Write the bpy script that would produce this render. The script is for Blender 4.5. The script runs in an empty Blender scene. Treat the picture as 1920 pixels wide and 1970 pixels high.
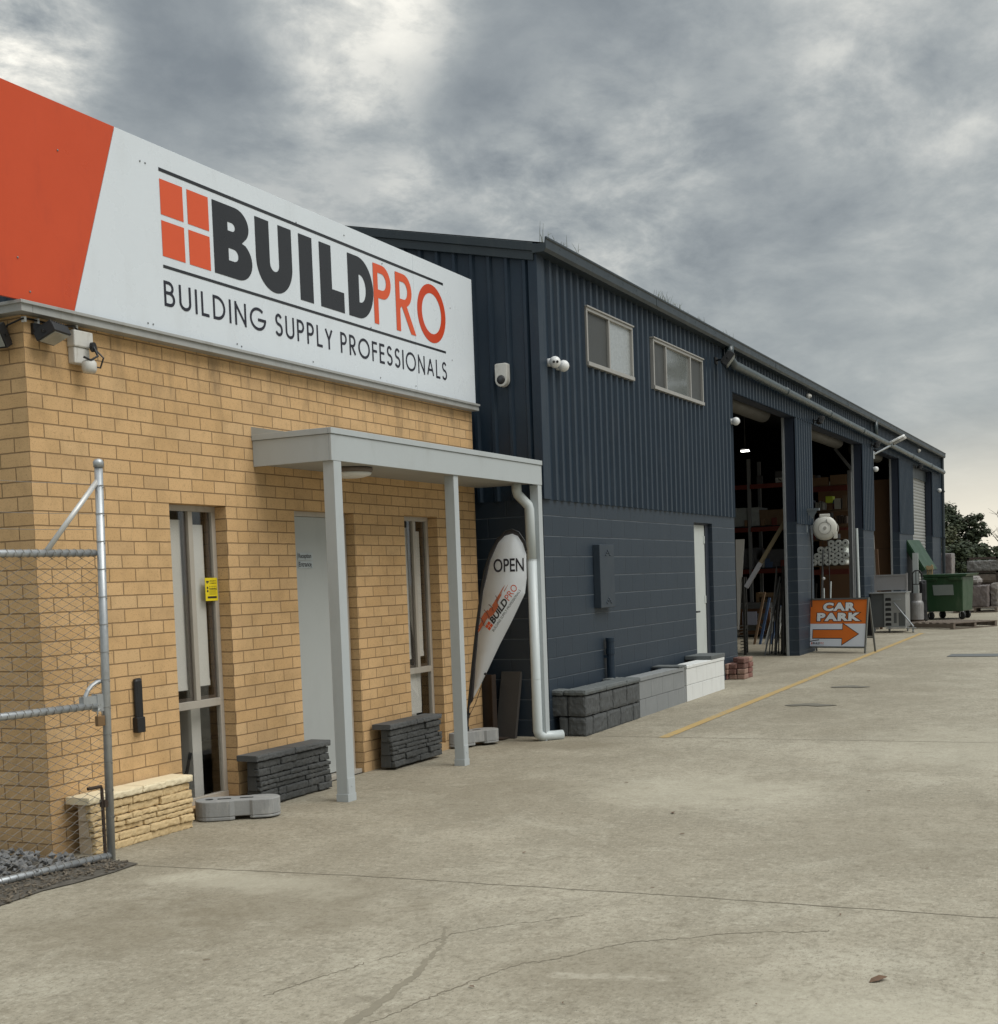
import bpy, bmesh, math, random
from mathutils import Vector, Matrix, noise
rnd = random.Random(7)
SC = bpy.context.scene
COL = SC.collection

# ------------------------------------------------------------------ camera
cd = bpy.data.cameras.new('camera'); cam = bpy.data.objects.new('camera', cd); COL.objects.link(cam)
FPX, YAW, PITCH, ROLL, SHY = 2511.25, 0.4603, -0.0569, -0.0365, 275.67
CAM = Vector((5.8252, -5.6852, 1.5492))
fw = Vector((-math.sin(YAW)*math.cos(PITCH), math.cos(YAW)*math.cos(PITCH), math.sin(PITCH)))
r0 = Vector((math.cos(YAW), math.sin(YAW), 0)); u0 = r0.cross(fw)
rt = math.cos(ROLL)*r0 + math.sin(ROLL)*u0; up = -math.sin(ROLL)*r0 + math.cos(ROLL)*u0
cam.matrix_world = Matrix(((rt.x, up.x, -fw.x, CAM.x), (rt.y, up.y, -fw.y, CAM.y), (rt.z, up.z, -fw.z, CAM.z), (0, 0, 0, 1)))
cd.sensor_fit = 'HORIZONTAL'; cd.sensor_width = 36.0; cd.lens = 36.0*FPX/1920; cd.shift_y = SHY/1920
cd.clip_start = 0.05; cd.clip_end = 3000
SC.camera = cam
SC.view_settings.view_transform = 'Standard'; SC.view_settings.look = 'None'
SC.view_settings.exposure = 0.30; SC.view_settings.gamma = 1.0
SC.cycles.max_bounces = 6; SC.cycles.diffuse_bounces = 3; SC.cycles.use_denoising = True
SC.cycles.transparent_max_bounces = 12

# ------------------------------------------------------------------ world: overcast sky
SUN_AZ, SUN_EL = math.radians(2), math.radians(50)      # azimuth from +X toward +Y
W = bpy.data.worlds.new('World'); SC.world = W; W.use_nodes = True
nt = W.node_tree; N = nt.nodes; L = nt.links; N.clear()
def wn(t, **k):
    n = N.new(t)
    for a, b in k.items(): setattr(n, a, b)
    return n
def wmath(op, a, b=None, c=None, clamp=False):
    n = wn('ShaderNodeMath', operation=op, use_clamp=clamp)
    for i, s in enumerate((a, b, c)):
        if s is None: continue
        if isinstance(s, (int, float)): n.inputs[i].default_value = s
        else: L.new(s, n.inputs[i])
    return n.outputs[0]
def wmix(f, a, b):
    n = wn('ShaderNodeMix', data_type='RGBA')
    for s, i in ((f, 0), (a, 6), (b, 7)):
        if isinstance(s, (int, float)): n.inputs[i].default_value = s
        elif isinstance(s, tuple): n.inputs[i].default_value = (*s, 1)
        else: L.new(s, n.inputs[i])
    return n.outputs[2]
def wstep(v, a, b):
    n = wn('ShaderNodeMapRange', interpolation_type='SMOOTHSTEP')
    L.new(v, n.inputs[0]); n.inputs[1].default_value = a; n.inputs[2].default_value = b
    return n.outputs[0]
tc = wn('ShaderNodeTexCoord'); nm = wn('ShaderNodeVectorMath', operation='NORMALIZE'); L.new(tc.outputs['Generated'], nm.inputs[0])
D = nm.outputs[0]
sx = wn('ShaderNodeSeparateXYZ'); L.new(D, sx.inputs[0])
den = wmath('ADD', wmath('MAXIMUM', sx.outputs[2], 0.0), 0.22)
cxn = wn('ShaderNodeCombineXYZ'); L.new(wmath('DIVIDE', sx.outputs[0], den), cxn.inputs[0]); L.new(wmath('DIVIDE', sx.outputs[1], den), cxn.inputs[1])
def wnoise(scale, detail, rough, off, dist=0.0, sc=(1, 1, 1), rot=0.0):
    mp = wn('ShaderNodeMapping'); L.new(cxn.outputs[0], mp.inputs[0]); mp.inputs[1].default_value = off; mp.inputs[2].default_value = (0, 0, rot); mp.inputs[3].default_value = sc
    n = wn('ShaderNodeTexNoise'); L.new(mp.outputs[0], n.inputs['Vector'])
    n.inputs['Scale'].default_value = scale; n.inputs['Detail'].default_value = detail
    n.inputs['Roughness'].default_value = rough; n.inputs['Distortion'].default_value = dist
    return n.outputs['Fac']
big = wnoise(1.5, 4, .55, (3.1, 1.7, 0), .2, (1, .8, 1), .6)
med = wnoise(3.4, 9, .60, (0.4, 7.3, 2), .25, (1, .8, 1), .6)
fine = wnoise(9.0, 9, .66, (5.4, 2.3, 4), .3, (1, .85, 1), .6)
n0 = wmath('ADD', wmath('MULTIPLY', big, .45), wmath('ADD', wmath('MULTIPLY', med, .42), wmath('MULTIPLY', fine, .13)))
def pxdir(x, y):
    d = fw*FPX + rt*(x-960) - up*(y-985-SHY); return d.normalized()
val = n0
ragged = wmath('MINIMUM', wmath('MULTIPLY_ADD', wmath('SUBTRACT', med, .36), 3.2, wmath('MULTIPLY', wmath('SUBTRACT', fine, .3), 1.6)), 1.15)
for (x, y, deg, amt) in [(20, 15, 4.0, .32), (690, 10, 4.4, .25), (330, 250, 8, -.07), (1180, 170, 7, -.09), (1480, 30, 6, .07), (1740, 90, 5, .05), (1150, 360, 5.0, .15), (640, 370, 4.5, .14), (900, 420, 4, .12), (70, 180, 3.4, .12), (1500, 600, 6, -.05), (1800, 300, 6, .05), (850, 230, 5, -.05), (1300, 480, 5, .06)]:
    d = pxdir(x, y)
    dp = wn('ShaderNodeVectorMath', operation='DOT_PRODUCT'); L.new(D, dp.inputs[0]); dp.inputs[1].default_value = d
    sp_ = wstep(dp.outputs['Value'], math.cos(math.radians(deg*1.25)), 1.0)
    val = wmath('MULTIPLY_ADD', wmath('MULTIPLY', sp_, wmath('MAXIMUM', ragged, 0.0)) if amt > 0 else sp_, amt, val)
cr = wn('ShaderNodeValToRGB'); L.new(val, cr.inputs[0])
el = cr.color_ramp.elements
el[0].position = .35; el[0].color = (.205, .232, .255, 1)
el[1].position = .84; el[1].color = (1.0, .97, .88, 1)
for p, c in ((.44, (.275, .304, .322)), (.52, (.352, .380, .388)), (.60, (.462, .482, .476)), (.70, (.64, .645, .61))):
    e = el.new(p); e.color = (*c, 1)
elev = sx.outputs[2]
# bluish-green lower band and a warm gap over the horizon, as under a real cloud deck
low = wmath('SUBTRACT', 1.0, wstep(elev, .03, .30))
c1 = wmix(wmath('MULTIPLY', low, .35), cr.outputs[0], (.40, .44, .44))
dw = wn('ShaderNodeVectorMath', operation='DOT_PRODUCT'); L.new(D, dw.inputs[0]); dw.inputs[1].default_value = pxdir(1990, 1010)
warm = wmath('MULTIPLY', wstep(dw.outputs['Value'], math.cos(math.radians(9)), 1.0), wmath('SUBTRACT', 1.0, wstep(elev, .0, .13)))
c2 = wmix(warm, c1, (.90, .84, .70))
gain = wmath('MULTIPLY', wmath('MULTIPLY_ADD', wstep(elev, .47, .90), 2.9, 1.0), .93)
sky = wn('ShaderNodeTexSky', sky_type='NISHITA'); sky.sun_disc = False; sky.sun_elevation = SUN_EL; sky.sun_rotation = math.radians(90) - SUN_AZ
sky.air_density = 1.5; sky.dust_density = 3.0
bg1 = wn('ShaderNodeBackground'); L.new(sky.outputs[0], bg1.inputs[0]); bg1.inputs[1].default_value = .05
bg2 = wn('ShaderNodeBackground'); L.new(c2, bg2.inputs[0]); L.new(gain, bg2.inputs[1])
ms = wn('ShaderNodeMixShader'); ms.inputs[0].default_value = .93
L.new(bg1.outputs[0], ms.inputs[1]); L.new(bg2.outputs[0], ms.inputs[2])
out = wn('ShaderNodeOutputWorld'); L.new(ms.outputs[0], out.inputs[0])

sl = bpy.data.lights.new('sun', 'SUN'); so = bpy.data.objects.new('sun', sl); COL.objects.link(so)
sl.energy = 1.5; sl.angle = math.radians(38); sl.color = (1, .96, .9)
sd = Vector((math.cos(SUN_AZ)*math.cos(SUN_EL), math.sin(SUN_AZ)*math.cos(SUN_EL), math.sin(SUN_EL)))
so.rotation_euler = sd.to_track_quat('Z', 'Y').to_euler()

# ------------------------------------------------------------------ helpers
def G(y, x=3.0): return .0095*max(0.0, min(y, 45.0)-5.5)
SXX = 1.01951
def FY(y): return CAM.y + SXX*(y-CAM.y)
def FZ(z): return CAM.z + SXX*(z-CAM.z)

class MB:
    def __init__(s): s.v = []; s.f = []
    def face(s, pts):
        b = len(s.v); s.v += [tuple(p) for p in pts]; s.f.append(tuple(range(b, b+len(pts)))); return s
    def box(s, x0, x1, y0, y1, z0, z1):
        b = len(s.v)
        s.v += [(x0,y0,z0),(x1,y0,z0),(x1,y1,z0),(x0,y1,z0),(x0,y0,z1),(x1,y0,z1),(x1,y1,z1),(x0,y1,z1)]
        s.f += [tuple(b+i for i in q) for q in ((0,3,2,1),(4,5,6,7),(0,1,5,4),(1,2,6,5),(2,3,7,6),(3,0,4,7))]; return s
    def obox(s, c, u, v, n, a, b_, h):        # centre, three unit axes, three half sizes
        c, u, v, n = Vector(c), Vector(u)*a, Vector(v)*b_, Vector(n)*h
        b = len(s.v)
        for k in (-1, 1):
            for (i, j) in ((-1,-1),(1,-1),(1,1),(-1,1)): s.v.append(tuple(c+u*i+v*j+n*k))
        s.f += [tuple(b+i for i in q) for q in ((0,3,2,1),(4,5,6,7),(0,1,5,4),(1,2,6,5),(2,3,7,6),(3,0,4,7))]; return s
    def bar(s, p0, p1, w, h, hint=(0,0,1)):
        p0, p1 = Vector(p0), Vector(p1); d = (p1-p0); l = d.length; d.normalize()
        u = d.cross(Vector(hint))
        if u.length < 1e-4: u = d.cross(Vector((1,0,0)))
        u.normalize(); v = u.cross(d)
        return s.obox((p0+p1)/2, u, v, d, w/2, h/2, l/2) if u.cross(v).dot(d) > 0 else s.obox((p0+p1)/2, v, u, d, h/2, w/2, l/2)
    def tube(s, pts, r, n=8, cap=True):
        pts = [Vector(p) for p in pts]; b = len(s.v); ref = None
        rs = r if isinstance(r, (list, tuple)) else [r]*len(pts)
        for i, p in enumerate(pts):
            t = (pts[min(i+1, len(pts)-1)]-pts[max(i-1, 0)]).normalized()
            if ref is None: ref = t.cross(Vector((0,0,1)) if abs(t.z) < .9 else Vector((1,0,0))).normalized()
            a = (ref - t*ref.dot(t)).normalized(); ref = a; c = t.cross(a)
            for k in range(n):
                w = 2*math.pi*k/n; s.v.append(tuple(p + (a*math.cos(w)+c*math.sin(w))*rs[i]))
        for i in range(len(pts)-1):
            for k in range(n):
                k2 = (k+1) % n; s.f.append((b+i*n+k, b+i*n+k2, b+(i+1)*n+k2, b+(i+1)*n+k))
        if cap:
            s.f.append(tuple(b+k for k in reversed(range(n)))); s.f.append(tuple(b+(len(pts)-1)*n+k for k in range(n)))
        return s
    def lathe(s, prof, o, axis=(0,0,1), n=20):
        o = Vector(o); ax = Vector(axis).normalized(); a = ax.cross(Vector((0,0,1)) if abs(ax.z) < .9 else Vector((1,0,0))).normalized(); c = ax.cross(a); b = len(s.v)
        for (r, h) in prof:
            for k in range(n):
                w = 2*math.pi*k/n; s.v.append(tuple(o + ax*h + (a*math.cos(w)+c*math.sin(w))*r))
        for i in range(len(prof)-1):
            for k in range(n):
                k2 = (k+1) % n; s.f.append((b+i*n+k, b+i*n+k2, b+(i+1)*n+k2, b+(i+1)*n+k))
        s.f.append(tuple(b+k for k in reversed(range(n)))); s.f.append(tuple(b+(len(prof)-1)*n+k for k in range(n)))
        return s
    def prism(s, loop, fr, d0, d1):           # convex or simple loop in a frame (o,u,v,n)
        o, u, v, n = [Vector(q) for q in fr]; b = len(s.v); k = len(loop)
        for d in (d0, d1):
            for (x, y) in loop: s.v.append(tuple(o+u*x+v*y+n*d))
        s.f.append(tuple(b+i for i in reversed(range(k)))); s.f.append(tuple(b+k+i for i in range(k)))
        for i in range(k):
            j = (i+1) % k; s.f.append((b+i, b+j, b+k+j, b+k+i))
        return s
    def flat(s, vf, fr, d=0.0):
        o, u, v, n = [Vector(q) for q in fr]; b = len(s.v)
        for (x, y) in vf[0]: s.v.append(tuple(o+u*x+v*y+n*d))
        for f in vf[1]: s.f.append(tuple(b+i for i in f))
        return s
    def rough(s, x0, x1, y0, y1, z0, z1, amp, cell=.03, freq=14, seed=0.0, edge=0.0):
        def disp(p):
            q = p*freq + Vector((seed*3.1, seed*1.7, seed*5.3))
            d = noise.noise_vector(q)*.65 + noise.noise_vector(q*2.3)*.35
            return p + d*amp
        dims = ((x0,x1),(y0,y1),(z0,z1)); ns = [max(1, int(round((b-a)/cell))) for a, b in dims]
        for ax in range(3):
            a1, a2 = [(1,2),(2,0),(0,1)][ax]
            for side in (0, 1):
                b = len(s.v)
                for j in range(ns[a2]+1):
                    for i in range(ns[a1]+1):
                        p = [0,0,0]; p[ax] = dims[ax][side]
                        p[a1] = dims[a1][0]+(dims[a1][1]-dims[a1][0])*i/ns[a1]; p[a2] = dims[a2][0]+(dims[a2][1]-dims[a2][0])*j/ns[a2]
                        if edge:      # round the arrises
                            c = [0,0,0]; cnt = 0
                            for q in range(3):
                                lo, hi = dims[q]
                                if abs(p[q]-lo) < 1e-6: c[q] = edge; cnt += 1
                                elif abs(p[q]-hi) < 1e-6: c[q] = -edge; cnt += 1
                            if cnt >= 2: p = [p[q]+c[q] for q in range(3)]
                        s.v.append(tuple(disp(Vector(p))))
                w = ns[a1]+1
                for j in range(ns[a2]):
                    for i in range(ns[a1]):
                        q = (b+j*w+i, b+j*w+i+1, b+(j+1)*w+i+1, b+(j+1)*w+i)
                        s.f.append(q if side else tuple(reversed(q)))
        return s

def wloc(o):
    v = Vector(o.location)
    return v if o.parent is None else v + wloc(o.parent)
def part(mb, name, mat, parent=None, smooth=False, bevel=0.0, label=None, local=False):
    me = bpy.data.meshes.new(name)
    vs = mb.v
    if parent is not None and not local:
        off = wloc(parent); vs = [(x-off.x, y-off.y, z-off.z) for (x, y, z) in vs]
    me.from_pydata(vs, [], mb.f); me.update()
    o = bpy.data.objects.new(name, me); COL.objects.link(o)
    me.materials.append(mat)
    if smooth:
        for p in me.polygons: p.use_smooth = True
    if bevel:
        m = o.modifiers.new('bevel', 'BEVEL'); m.width = bevel; m.segments = 2; m.limit_method = 'ANGLE'; m.angle_limit = math.radians(40)
    if parent is not None: o.parent = parent
    if label: o['label'] = label
    return o
def tag(o, label, cat, group=None):
    o['label'] = label; o['category'] = cat
    if group: o['group'] = group
    return o
def thing(name, label, cat, loc=(0,0,0), rz=0.0, group=None):
    o = bpy.data.objects.new(name, None); COL.objects.link(o); o.location = loc; o.rotation_euler = (0, 0, rz); o.empty_display_size = .1
    return tag(o, label, cat, group)
def single(mb, name, mat, label, cat, group=None, loc=None, **k):   # a thing that is one mesh; origin moved to its base
    o = part(mb, name, mat, None, **k)
    if loc is not None:
        l = Vector(loc)
        for v in o.data.vertices: v.co -= l
        o.location = l
    return tag(o, label, cat, group)
def struct(mb, name, mat, kind='structure', **k):
    o = part(mb, name, mat, None, **k); o['kind'] = kind; return o
def copy_tree(o, loc=None, rz=None, parent=None, label=None, group=None):
    c = o.copy(); COL.objects.link(c)
    if loc is not None: c.location = loc
    if rz is not None: c.rotation_euler = (0, 0, rz)
    if label: c['label'] = label
    if group: c['group'] = group
    if parent: c.parent = parent
    for ch in list(o.children): copy_tree(ch, parent=c)
    return c

# 2-D outline helpers for signs
def arc(cx, cy, rx, ry, a0, a1, n=16):
    return [(cx+rx*math.cos(math.radians(a0+(a1-a0)*i/n)), cy+ry*math.sin(math.radians(a0+(a1-a0)*i/n))) for i in range(n+1)]
def curve_to_vf(cu):
    ob = bpy.data.objects.new('outline', cu); COL.objects.link(ob)
    me = bpy.data.meshes.new_from_object(ob.evaluated_get(bpy.context.evaluated_depsgraph_get()))
    vs = [(v.co.x, v.co.y) for v in me.vertices]; fs = [tuple(p.vertices) for p in me.polygons]
    bpy.data.objects.remove(ob); bpy.data.curves.remove(cu); bpy.data.meshes.remove(me)
    return vs, fs
def fill(loops):
    cu = bpy.data.curves.new('outline', 'CURVE'); cu.dimensions = '2D'; cu.fill_mode = 'BOTH'
    for lp in loops:
        sp = cu.splines.new('POLY'); sp.points.add(len(lp)-1); sp.use_cyclic_u = True
        for p, q in zip(sp.points, lp): p.co = (q[0], q[1], 0, 1)
    return curve_to_vf(cu)
def text(body, x0, y0, x1, y1, bold=0.0, shear=0.0, space=1.0):   # text fitted to a rectangle
    cu = bpy.data.curves.new('outline', 'FONT'); cu.body = body; cu.size = 1; cu.offset = bold; cu.shear = shear; cu.space_character = space
    cu.dimensions = '2D'; cu.fill_mode = 'BOTH'; cu.resolution_u = 4
    vs, fs = curve_to_vf(cu)
    ax, bx = min(v[0] for v in vs), max(v[0] for v in vs); ay, by = min(v[1] for v in vs), max(v[1] for v in vs)
    return [((v[0]-ax)/(bx-ax)*(x1-x0)+x0, (v[1]-ay)/(by-ay)*(y1-y0)+y0) for v in vs], fs
def text2(body, x0, y0, x1, y1, bold, extra):      # the same letters twice: outlined and plain, one layout
    res = []; tr = None
    for off in (bold, bold+extra):
        cu = bpy.data.curves.new('outline', 'FONT'); cu.body = body; cu.size = 1; cu.offset = off; cu.space_character = 1.17
        cu.dimensions = '2D'; cu.fill_mode = 'BOTH'; cu.resolution_u = 4; vs, fs = curve_to_vf(cu)
        if tr is None:
            ax, bx = min(v[0] for v in vs), max(v[0] for v in vs); ay, by = min(v[1] for v in vs), max(v[1] for v in vs); tr = True
        res.append(([((v[0]-ax)/(bx-ax)*(x1-x0)+x0, (v[1]-ay)/(by-ay)*(y1-y0)+y0) for v in vs], fs))
    return res
def rot2(vf, ang, ox, oy):
    c, s = math.cos(ang), math.sin(ang)
    return [(ox+x*c-y*s, oy+x*s+y*c) for x, y in vf[0]], vf[1]
def rect(x0, y0, x1, y1): return [(x0,y0),(x1,y0),(x1,y1),(x0,y1)], [(0,1,2,3)]
GLY = {
 'B': (.50, [[(0,0),(0,1)], [(0,1),(.22,1)]+arc(.22,.77,.22,.23,90,-90)[1:]+[(0,.54)], [(0,.54),(.24,.54)]+arc(.24,.27,.26,.27,90,-90)[1:]+[(0,0)]]),
 'U': (.58, [[(0,1),(0,.3)]+arc(.29,.29,.29,.29,180,360)[1:]+[(.58,1)]]),
 'I': (.0, [[(0,0),(0,1)]]), 'L': (.36, [[(0,1),(0,0),(.36,0)]]),
 'D': (.66, [[(0,0),(0,1)], [(0,1),(.18,1)]+arc(.18,.5,.48,.5,90,-90,20)[1:]+[(0,0)]]),
 'N': (.64, [[(0,0),(0,1)], [(0,.98),(.64,.02)], [(.64,0),(.64,1)]]),
 'G': (.98, [arc(.5,.5,.5,.5,48,352,28)+[(.99,.47)], [(.56,.47),(1.0,.47)]]),
 'S': (.46, [arc(.23,.765,.20,.235,25,255,16)+arc(.22,.26,.24,.265,75,-155,16)]),
 'P': (.46, [[(0,0),(0,1)], [(0,1),(.20,1)]+arc(.20,.73,.26,.27,90,-90)[1:]+[(0,.46)]]),
 'Y': (.56, [[(0,1),(.28,.46)], [(.56,1),(.28,.46)], [(.28,.48),(.28,0)]]),
 'R': (.48, [[(0,0),(0,1)], [(0,1),(.20,1)]+arc(.20,.73,.26,.27,90,-90)[1:]+[(0,.46)], [(.17,.46),(.48,0)]]),
 'O': (1.0, [arc(.5,.5,.5,.5,0,360,32)]),
 'F': (.38, [[(0,0),(0,1)], [(0,1),(.38,1)], [(0,.53),(.36,.53)]]),
 'E': (.38, [[(0,0),(0,1)], [(0,1),(.38,1)], [(0,.53),(.36,.53)], [(0,0),(.38,0)]]),
 'A': (.70, [[(0,0),(.35,1)], [(.70,0),(.35,1)], [(.12,.33),(.58,.33)]]),
}
def ribbon(pts, t):
    P = [Vector((x, y)) for x, y in pts]; vs = []; fs = []; closed = (P[0]-P[-1]).length < 1e-6
    for i, p in enumerate(P):
        if closed: a = P[i-1] if i else P[-2]; b = P[i+1] if i < len(P)-1 else P[1]
        else: a = P[max(i-1, 0)]; b = P[min(i+1, len(P)-1)]
        d1 = (p-a).normalized() if (p-a).length > 1e-9 else (b-p).normalized(); d2 = (b-p).normalized() if (b-p).length > 1e-9 else d1
        n1 = Vector((-d1.y, d1.x)); n2 = Vector((-d2.y, d2.x)); m = (n1+n2); m = m.normalized() if m.length > 1e-6 else n1
        k = min(1/max(m.dot(n1), .3), 2.0)*t/2
        vs += [tuple(p+m*k), tuple(p-m*k)]
    for i in range(len(P)-1): fs.append((2*i+1, 2*i+3, 2*i+2, 2*i))
    return vs, fs
def stroke_word(word, x0, y0, x1, h, t, gap=.20):
    s = h-t; tot = 0; pos = []
    for ch in word: w = GLY[ch][0]*s+t; pos.append(tot); tot += w+gap*h
    tot -= gap*h; k = (x1-x0)/tot; res = []
    for ch, px in zip(word, pos):
        for st in GLY[ch][1]:
            pts = [(x0+(px+t/2+x*s)*k if False else x0+px*k+t/2+x*s*k, y0+t/2+y*s) for x, y in st]
            ext = list(pts)
            if (Vector(ext[0])-Vector(ext[-1])).length > 1e-6:
                for i0, i1 in ((0, 1), (-1, -2)):
                    d = (Vector(ext[i0])-Vector(ext[i1])).normalized()
                    if abs(d.x) < .01 or abs(d.y) < .01 : ext[i0] = tuple(Vector(ext[i0])+d*t/2)
            res.append(ribbon(ext, t))
    return res

# ------------------------------------------------------------------ materials
MATS = {}
class NB:
    def __init__(s, m): s.m = m; s.t = m.node_tree; s.N = s.t.nodes; s.L = s.t.links
    def n(s, t, **k):
        x = s.N.new(t)
        for a, b in k.items(): setattr(x, a, b)
        return x
    def put(s, v, sock):
        if isinstance(v, (int, float)): sock.default_value = v
        elif isinstance(v, (tuple, list)): sock.default_value = (*v, 1) if len(sock.default_value) == 4 and len(v) == 3 else v
        else: s.L.new(v, sock)
    def math(s, op, a, b=None, c=None, clamp=False):
        x = s.n('ShaderNodeMath', operation=op, use_clamp=clamp)
        for i, q in enumerate((a, b, c)):
            if q is not None: s.put(q, x.inputs[i])
        return x.outputs[0]
    def mix(s, f, a, b, mode='MIX'):
        x = s.n('ShaderNodeMix', data_type='RGBA', blend_type=mode)
        s.put(f, x.inputs[0]); s.put(a, x.inputs[6]); s.put(b, x.inputs[7]); return x.outputs[2]
    def step(s, v, a, b, lo=0.0, hi=1.0):
        x = s.n('ShaderNodeMapRange', interpolation_type='SMOOTHSTEP'); s.put(v, x.inputs[0])
        x.inputs[1].default_value = a; x.inputs[2].default_value = b; x.inputs[3].default_value = lo; x.inputs[4].default_value = hi; return x.outputs[0]
    def pos(s): return s.n('ShaderNodeNewGeometry').outputs['Position']
    def map(s, v, scale=(1,1,1), loc=(0,0,0)):
        x = s.n('ShaderNodeMapping'); s.put(v, x.inputs[0]); x.inputs[1].default_value = loc; x.inputs[3].default_value = scale; return x.outputs[0]
    def noise(s, v, scale, detail=4, rough=.55, dist=0.0):
        x = s.n('ShaderNodeTexNoise'); s.put(v, x.inputs['Vector']); x.inputs['Scale'].default_value = scale; x.inputs['Detail'].default_value = detail
        x.inputs['Roughness'].default_value = rough; x.inputs['Distortion'].default_value = dist; return x.outputs['Fac']
def new_mat(name):
    m = bpy.data.materials.new(name); m.use_nodes = True; b = NB(m); b.N.clear()
    p = b.n('ShaderNodeBsdfPrincipled'); o = b.n('ShaderNodeOutputMaterial'); b.L.new(p.outputs[0], o.inputs[0]); return m, b, p
def M(name, col, rough=.6, metal=0.0, var=.18, scale=6.0, dirt=None, dirt_amt=.0, bump=.0, bscale=60.0, spec=.5, coat=0.0):
    if name in MATS: return MATS[name]
    m, b, p = new_mat(name); v = b.pos()
    n1 = b.noise(v, scale, 5, .6); n2 = b.noise(v, scale*9, 3, .6)
    f = b.math('MULTIPLY_ADD', b.math('SUBTRACT', b.math('ADD', b.math('MULTIPLY', n1, .65), b.math('MULTIPLY', n2, .35)), .5), 2.4*var, 1.0)
    vm = b.n('ShaderNodeVectorMath', operation='SCALE'); vm.inputs[0].default_value = col; b.put(f, vm.inputs[3])
    c = vm.outputs[0]
    if dirt:
        dn = b.step(b.noise(b.map(v, (1, 1, .35)), scale*1.7, 6, .65), .50, .72, 0, dirt_amt); c = b.mix(dn, c, dirt)
    b.put(c, p.inputs['Base Color']); p.inputs['Metallic'].default_value = metal; p.inputs['Specular IOR Level'].default_value = spec
    b.put(b.math('MULTIPLY_ADD', b.math('SUBTRACT', n1, .5), .3, rough, clamp=True), p.inputs['Roughness'])
    if coat: p.inputs['Coat Weight'].default_value = coat; p.inputs['Coat Roughness'].default_value = .15
    if bump:
        bn = b.n('ShaderNodeBump'); bn.inputs['Strength'].default_value = bump; bn.inputs['Distance'].default_value = .004
        b.put(b.noise(v, bscale, 5, .65), bn.inputs['Height']); b.L.new(bn.outputs[0], p.inputs['Normal'])
    MATS[name] = m; return m

def brick_mat():
    m, b, p = new_mat('cream_brick'); g = b.n('ShaderNodeNewGeometry'); s = b.n('ShaderNodeSeparateXYZ'); b.put(g.outputs['Position'], s.inputs[0])
    sn = b.n('ShaderNodeSeparateXYZ'); b.put(g.outputs['True Normal'], sn.inputs[0])
    isx = b.math('GREATER_THAN', b.math('ABSOLUTE', sn.outputs[0]), .5)
    u = b.math('ADD', b.math('MULTIPLY', b.math('ADD', s.outputs[1], .12+4.8), isx), b.math('MULTIPLY', b.math('ADD', b.math('MULTIPLY', s.outputs[0], -1.0), 24.0), b.math('SUBTRACT', 1.0, isx)))
    cx = b.n('ShaderNodeCombineXYZ'); wob = b.math('MULTIPLY', b.math('SUBTRACT', b.noise(g.outputs['Position'], 9, 3), .5), .006)
    b.put(b.math('ADD', u, wob), cx.inputs[0]); b.put(b.math('ADD', b.math('ADD', s.outputs[2], .005+.086*10), wob), cx.inputs[1])
    bt = b.n('ShaderNodeTexBrick'); b.put(cx.outputs[0], bt.inputs['Vector'])
    bt.offset = .5; bt.offset_frequency = 2; bt.squash = 1
    for k, q in (('Scale', 1.0), ('Mortar Size', .0046), ('Mortar Smooth', .45), ('Bias', 0.0), ('Brick Width', .24), ('Row Height', .086)): bt.inputs[k].default_value = q
    bt.inputs['Color1'].default_value = (0, 0, 0, 1); bt.inputs['Color2'].default_value = (1, 1, 1, 1); bt.inputs['Mortar'].default_value = (.5, .5, .5, 1)
    rv = b.n('ShaderNodeSeparateColor'); b.put(bt.outputs['Color'], rv.inputs[0]); rv = rv.outputs[0]
    P = g.outputs['Position']
    body = b.mix(rv, (.560, .355, .168), (.670, .446, .230))
    body = b.mix(b.step(rv, .72, 1.0, 0, .55), body, (.44, .285, .145)); body = b.mix(b.step(rv, .22, .0, 0, .45), body, (.70, .50, .285))
    body = b.mix(b.step(b.noise(P, 3.2, 7, .68), .42, .70, 0, .42), body, (.36, .235, .11))
    speck = b.noise(b.map(P, (1, 1, 1.6)), 95, 3, .7)
    body = b.mix(b.step(speck, .55, .68, 0, .6), body, (.22, .125, .05))
    body = b.mix(b.step(b.noise(P, 46, 4, .7), .56, .72, 0, .5), body, (.29, .18, .085)); body = b.mix(b.step(b.noise(P, 13, 6, .7), .54, .70, 0, .30), body, (.36, .24, .125))
    # soot runs washed down from the capping
    top = b.step(s.outputs[2], 2.45, 3.2)
    st = b.step(b.noise(b.map(P, (1, 2.6, .7)), 2.3, 5, .65), .46, .70)
    body = b.mix(b.math('MULTIPLY', b.math('MULTIPLY', top, st), b.math('MULTIPLY_ADD', rv, .5, .25)), body, (.13, .10, .065))
    mort = b.mix(b.noise(P, 30, 3), (.215, .132, .062), (.340, .225, .120))
    base = b.step(b.math('ADD', s.outputs[2], b.math('MULTIPLY', b.noise(P, 4, 5, .65), .5)), .55, .18, 0, .45); body = b.mix(base, body, (.30, .205, .115))
    f = bt.outputs['Fac']
    b.put(b.mix(f, body, mort), p.inputs['Base Color']); p.inputs['Roughness'].default_value = .88; p.inputs['Specular IOR Level'].default_value = .25
    h = b.math('ADD', b.math('MULTIPLY', f, -1.0), b.math('MULTIPLY', b.noise(P, 120, 4, .7), .28))
    bn = b.n('ShaderNodeBump'); bn.inputs['Strength'].default_value = .9; bn.inputs['Distance'].default_value = .007; b.put(h, bn.inputs['Height']); b.L.new(bn.outputs[0], p.inputs['Normal'])
    return m

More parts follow.
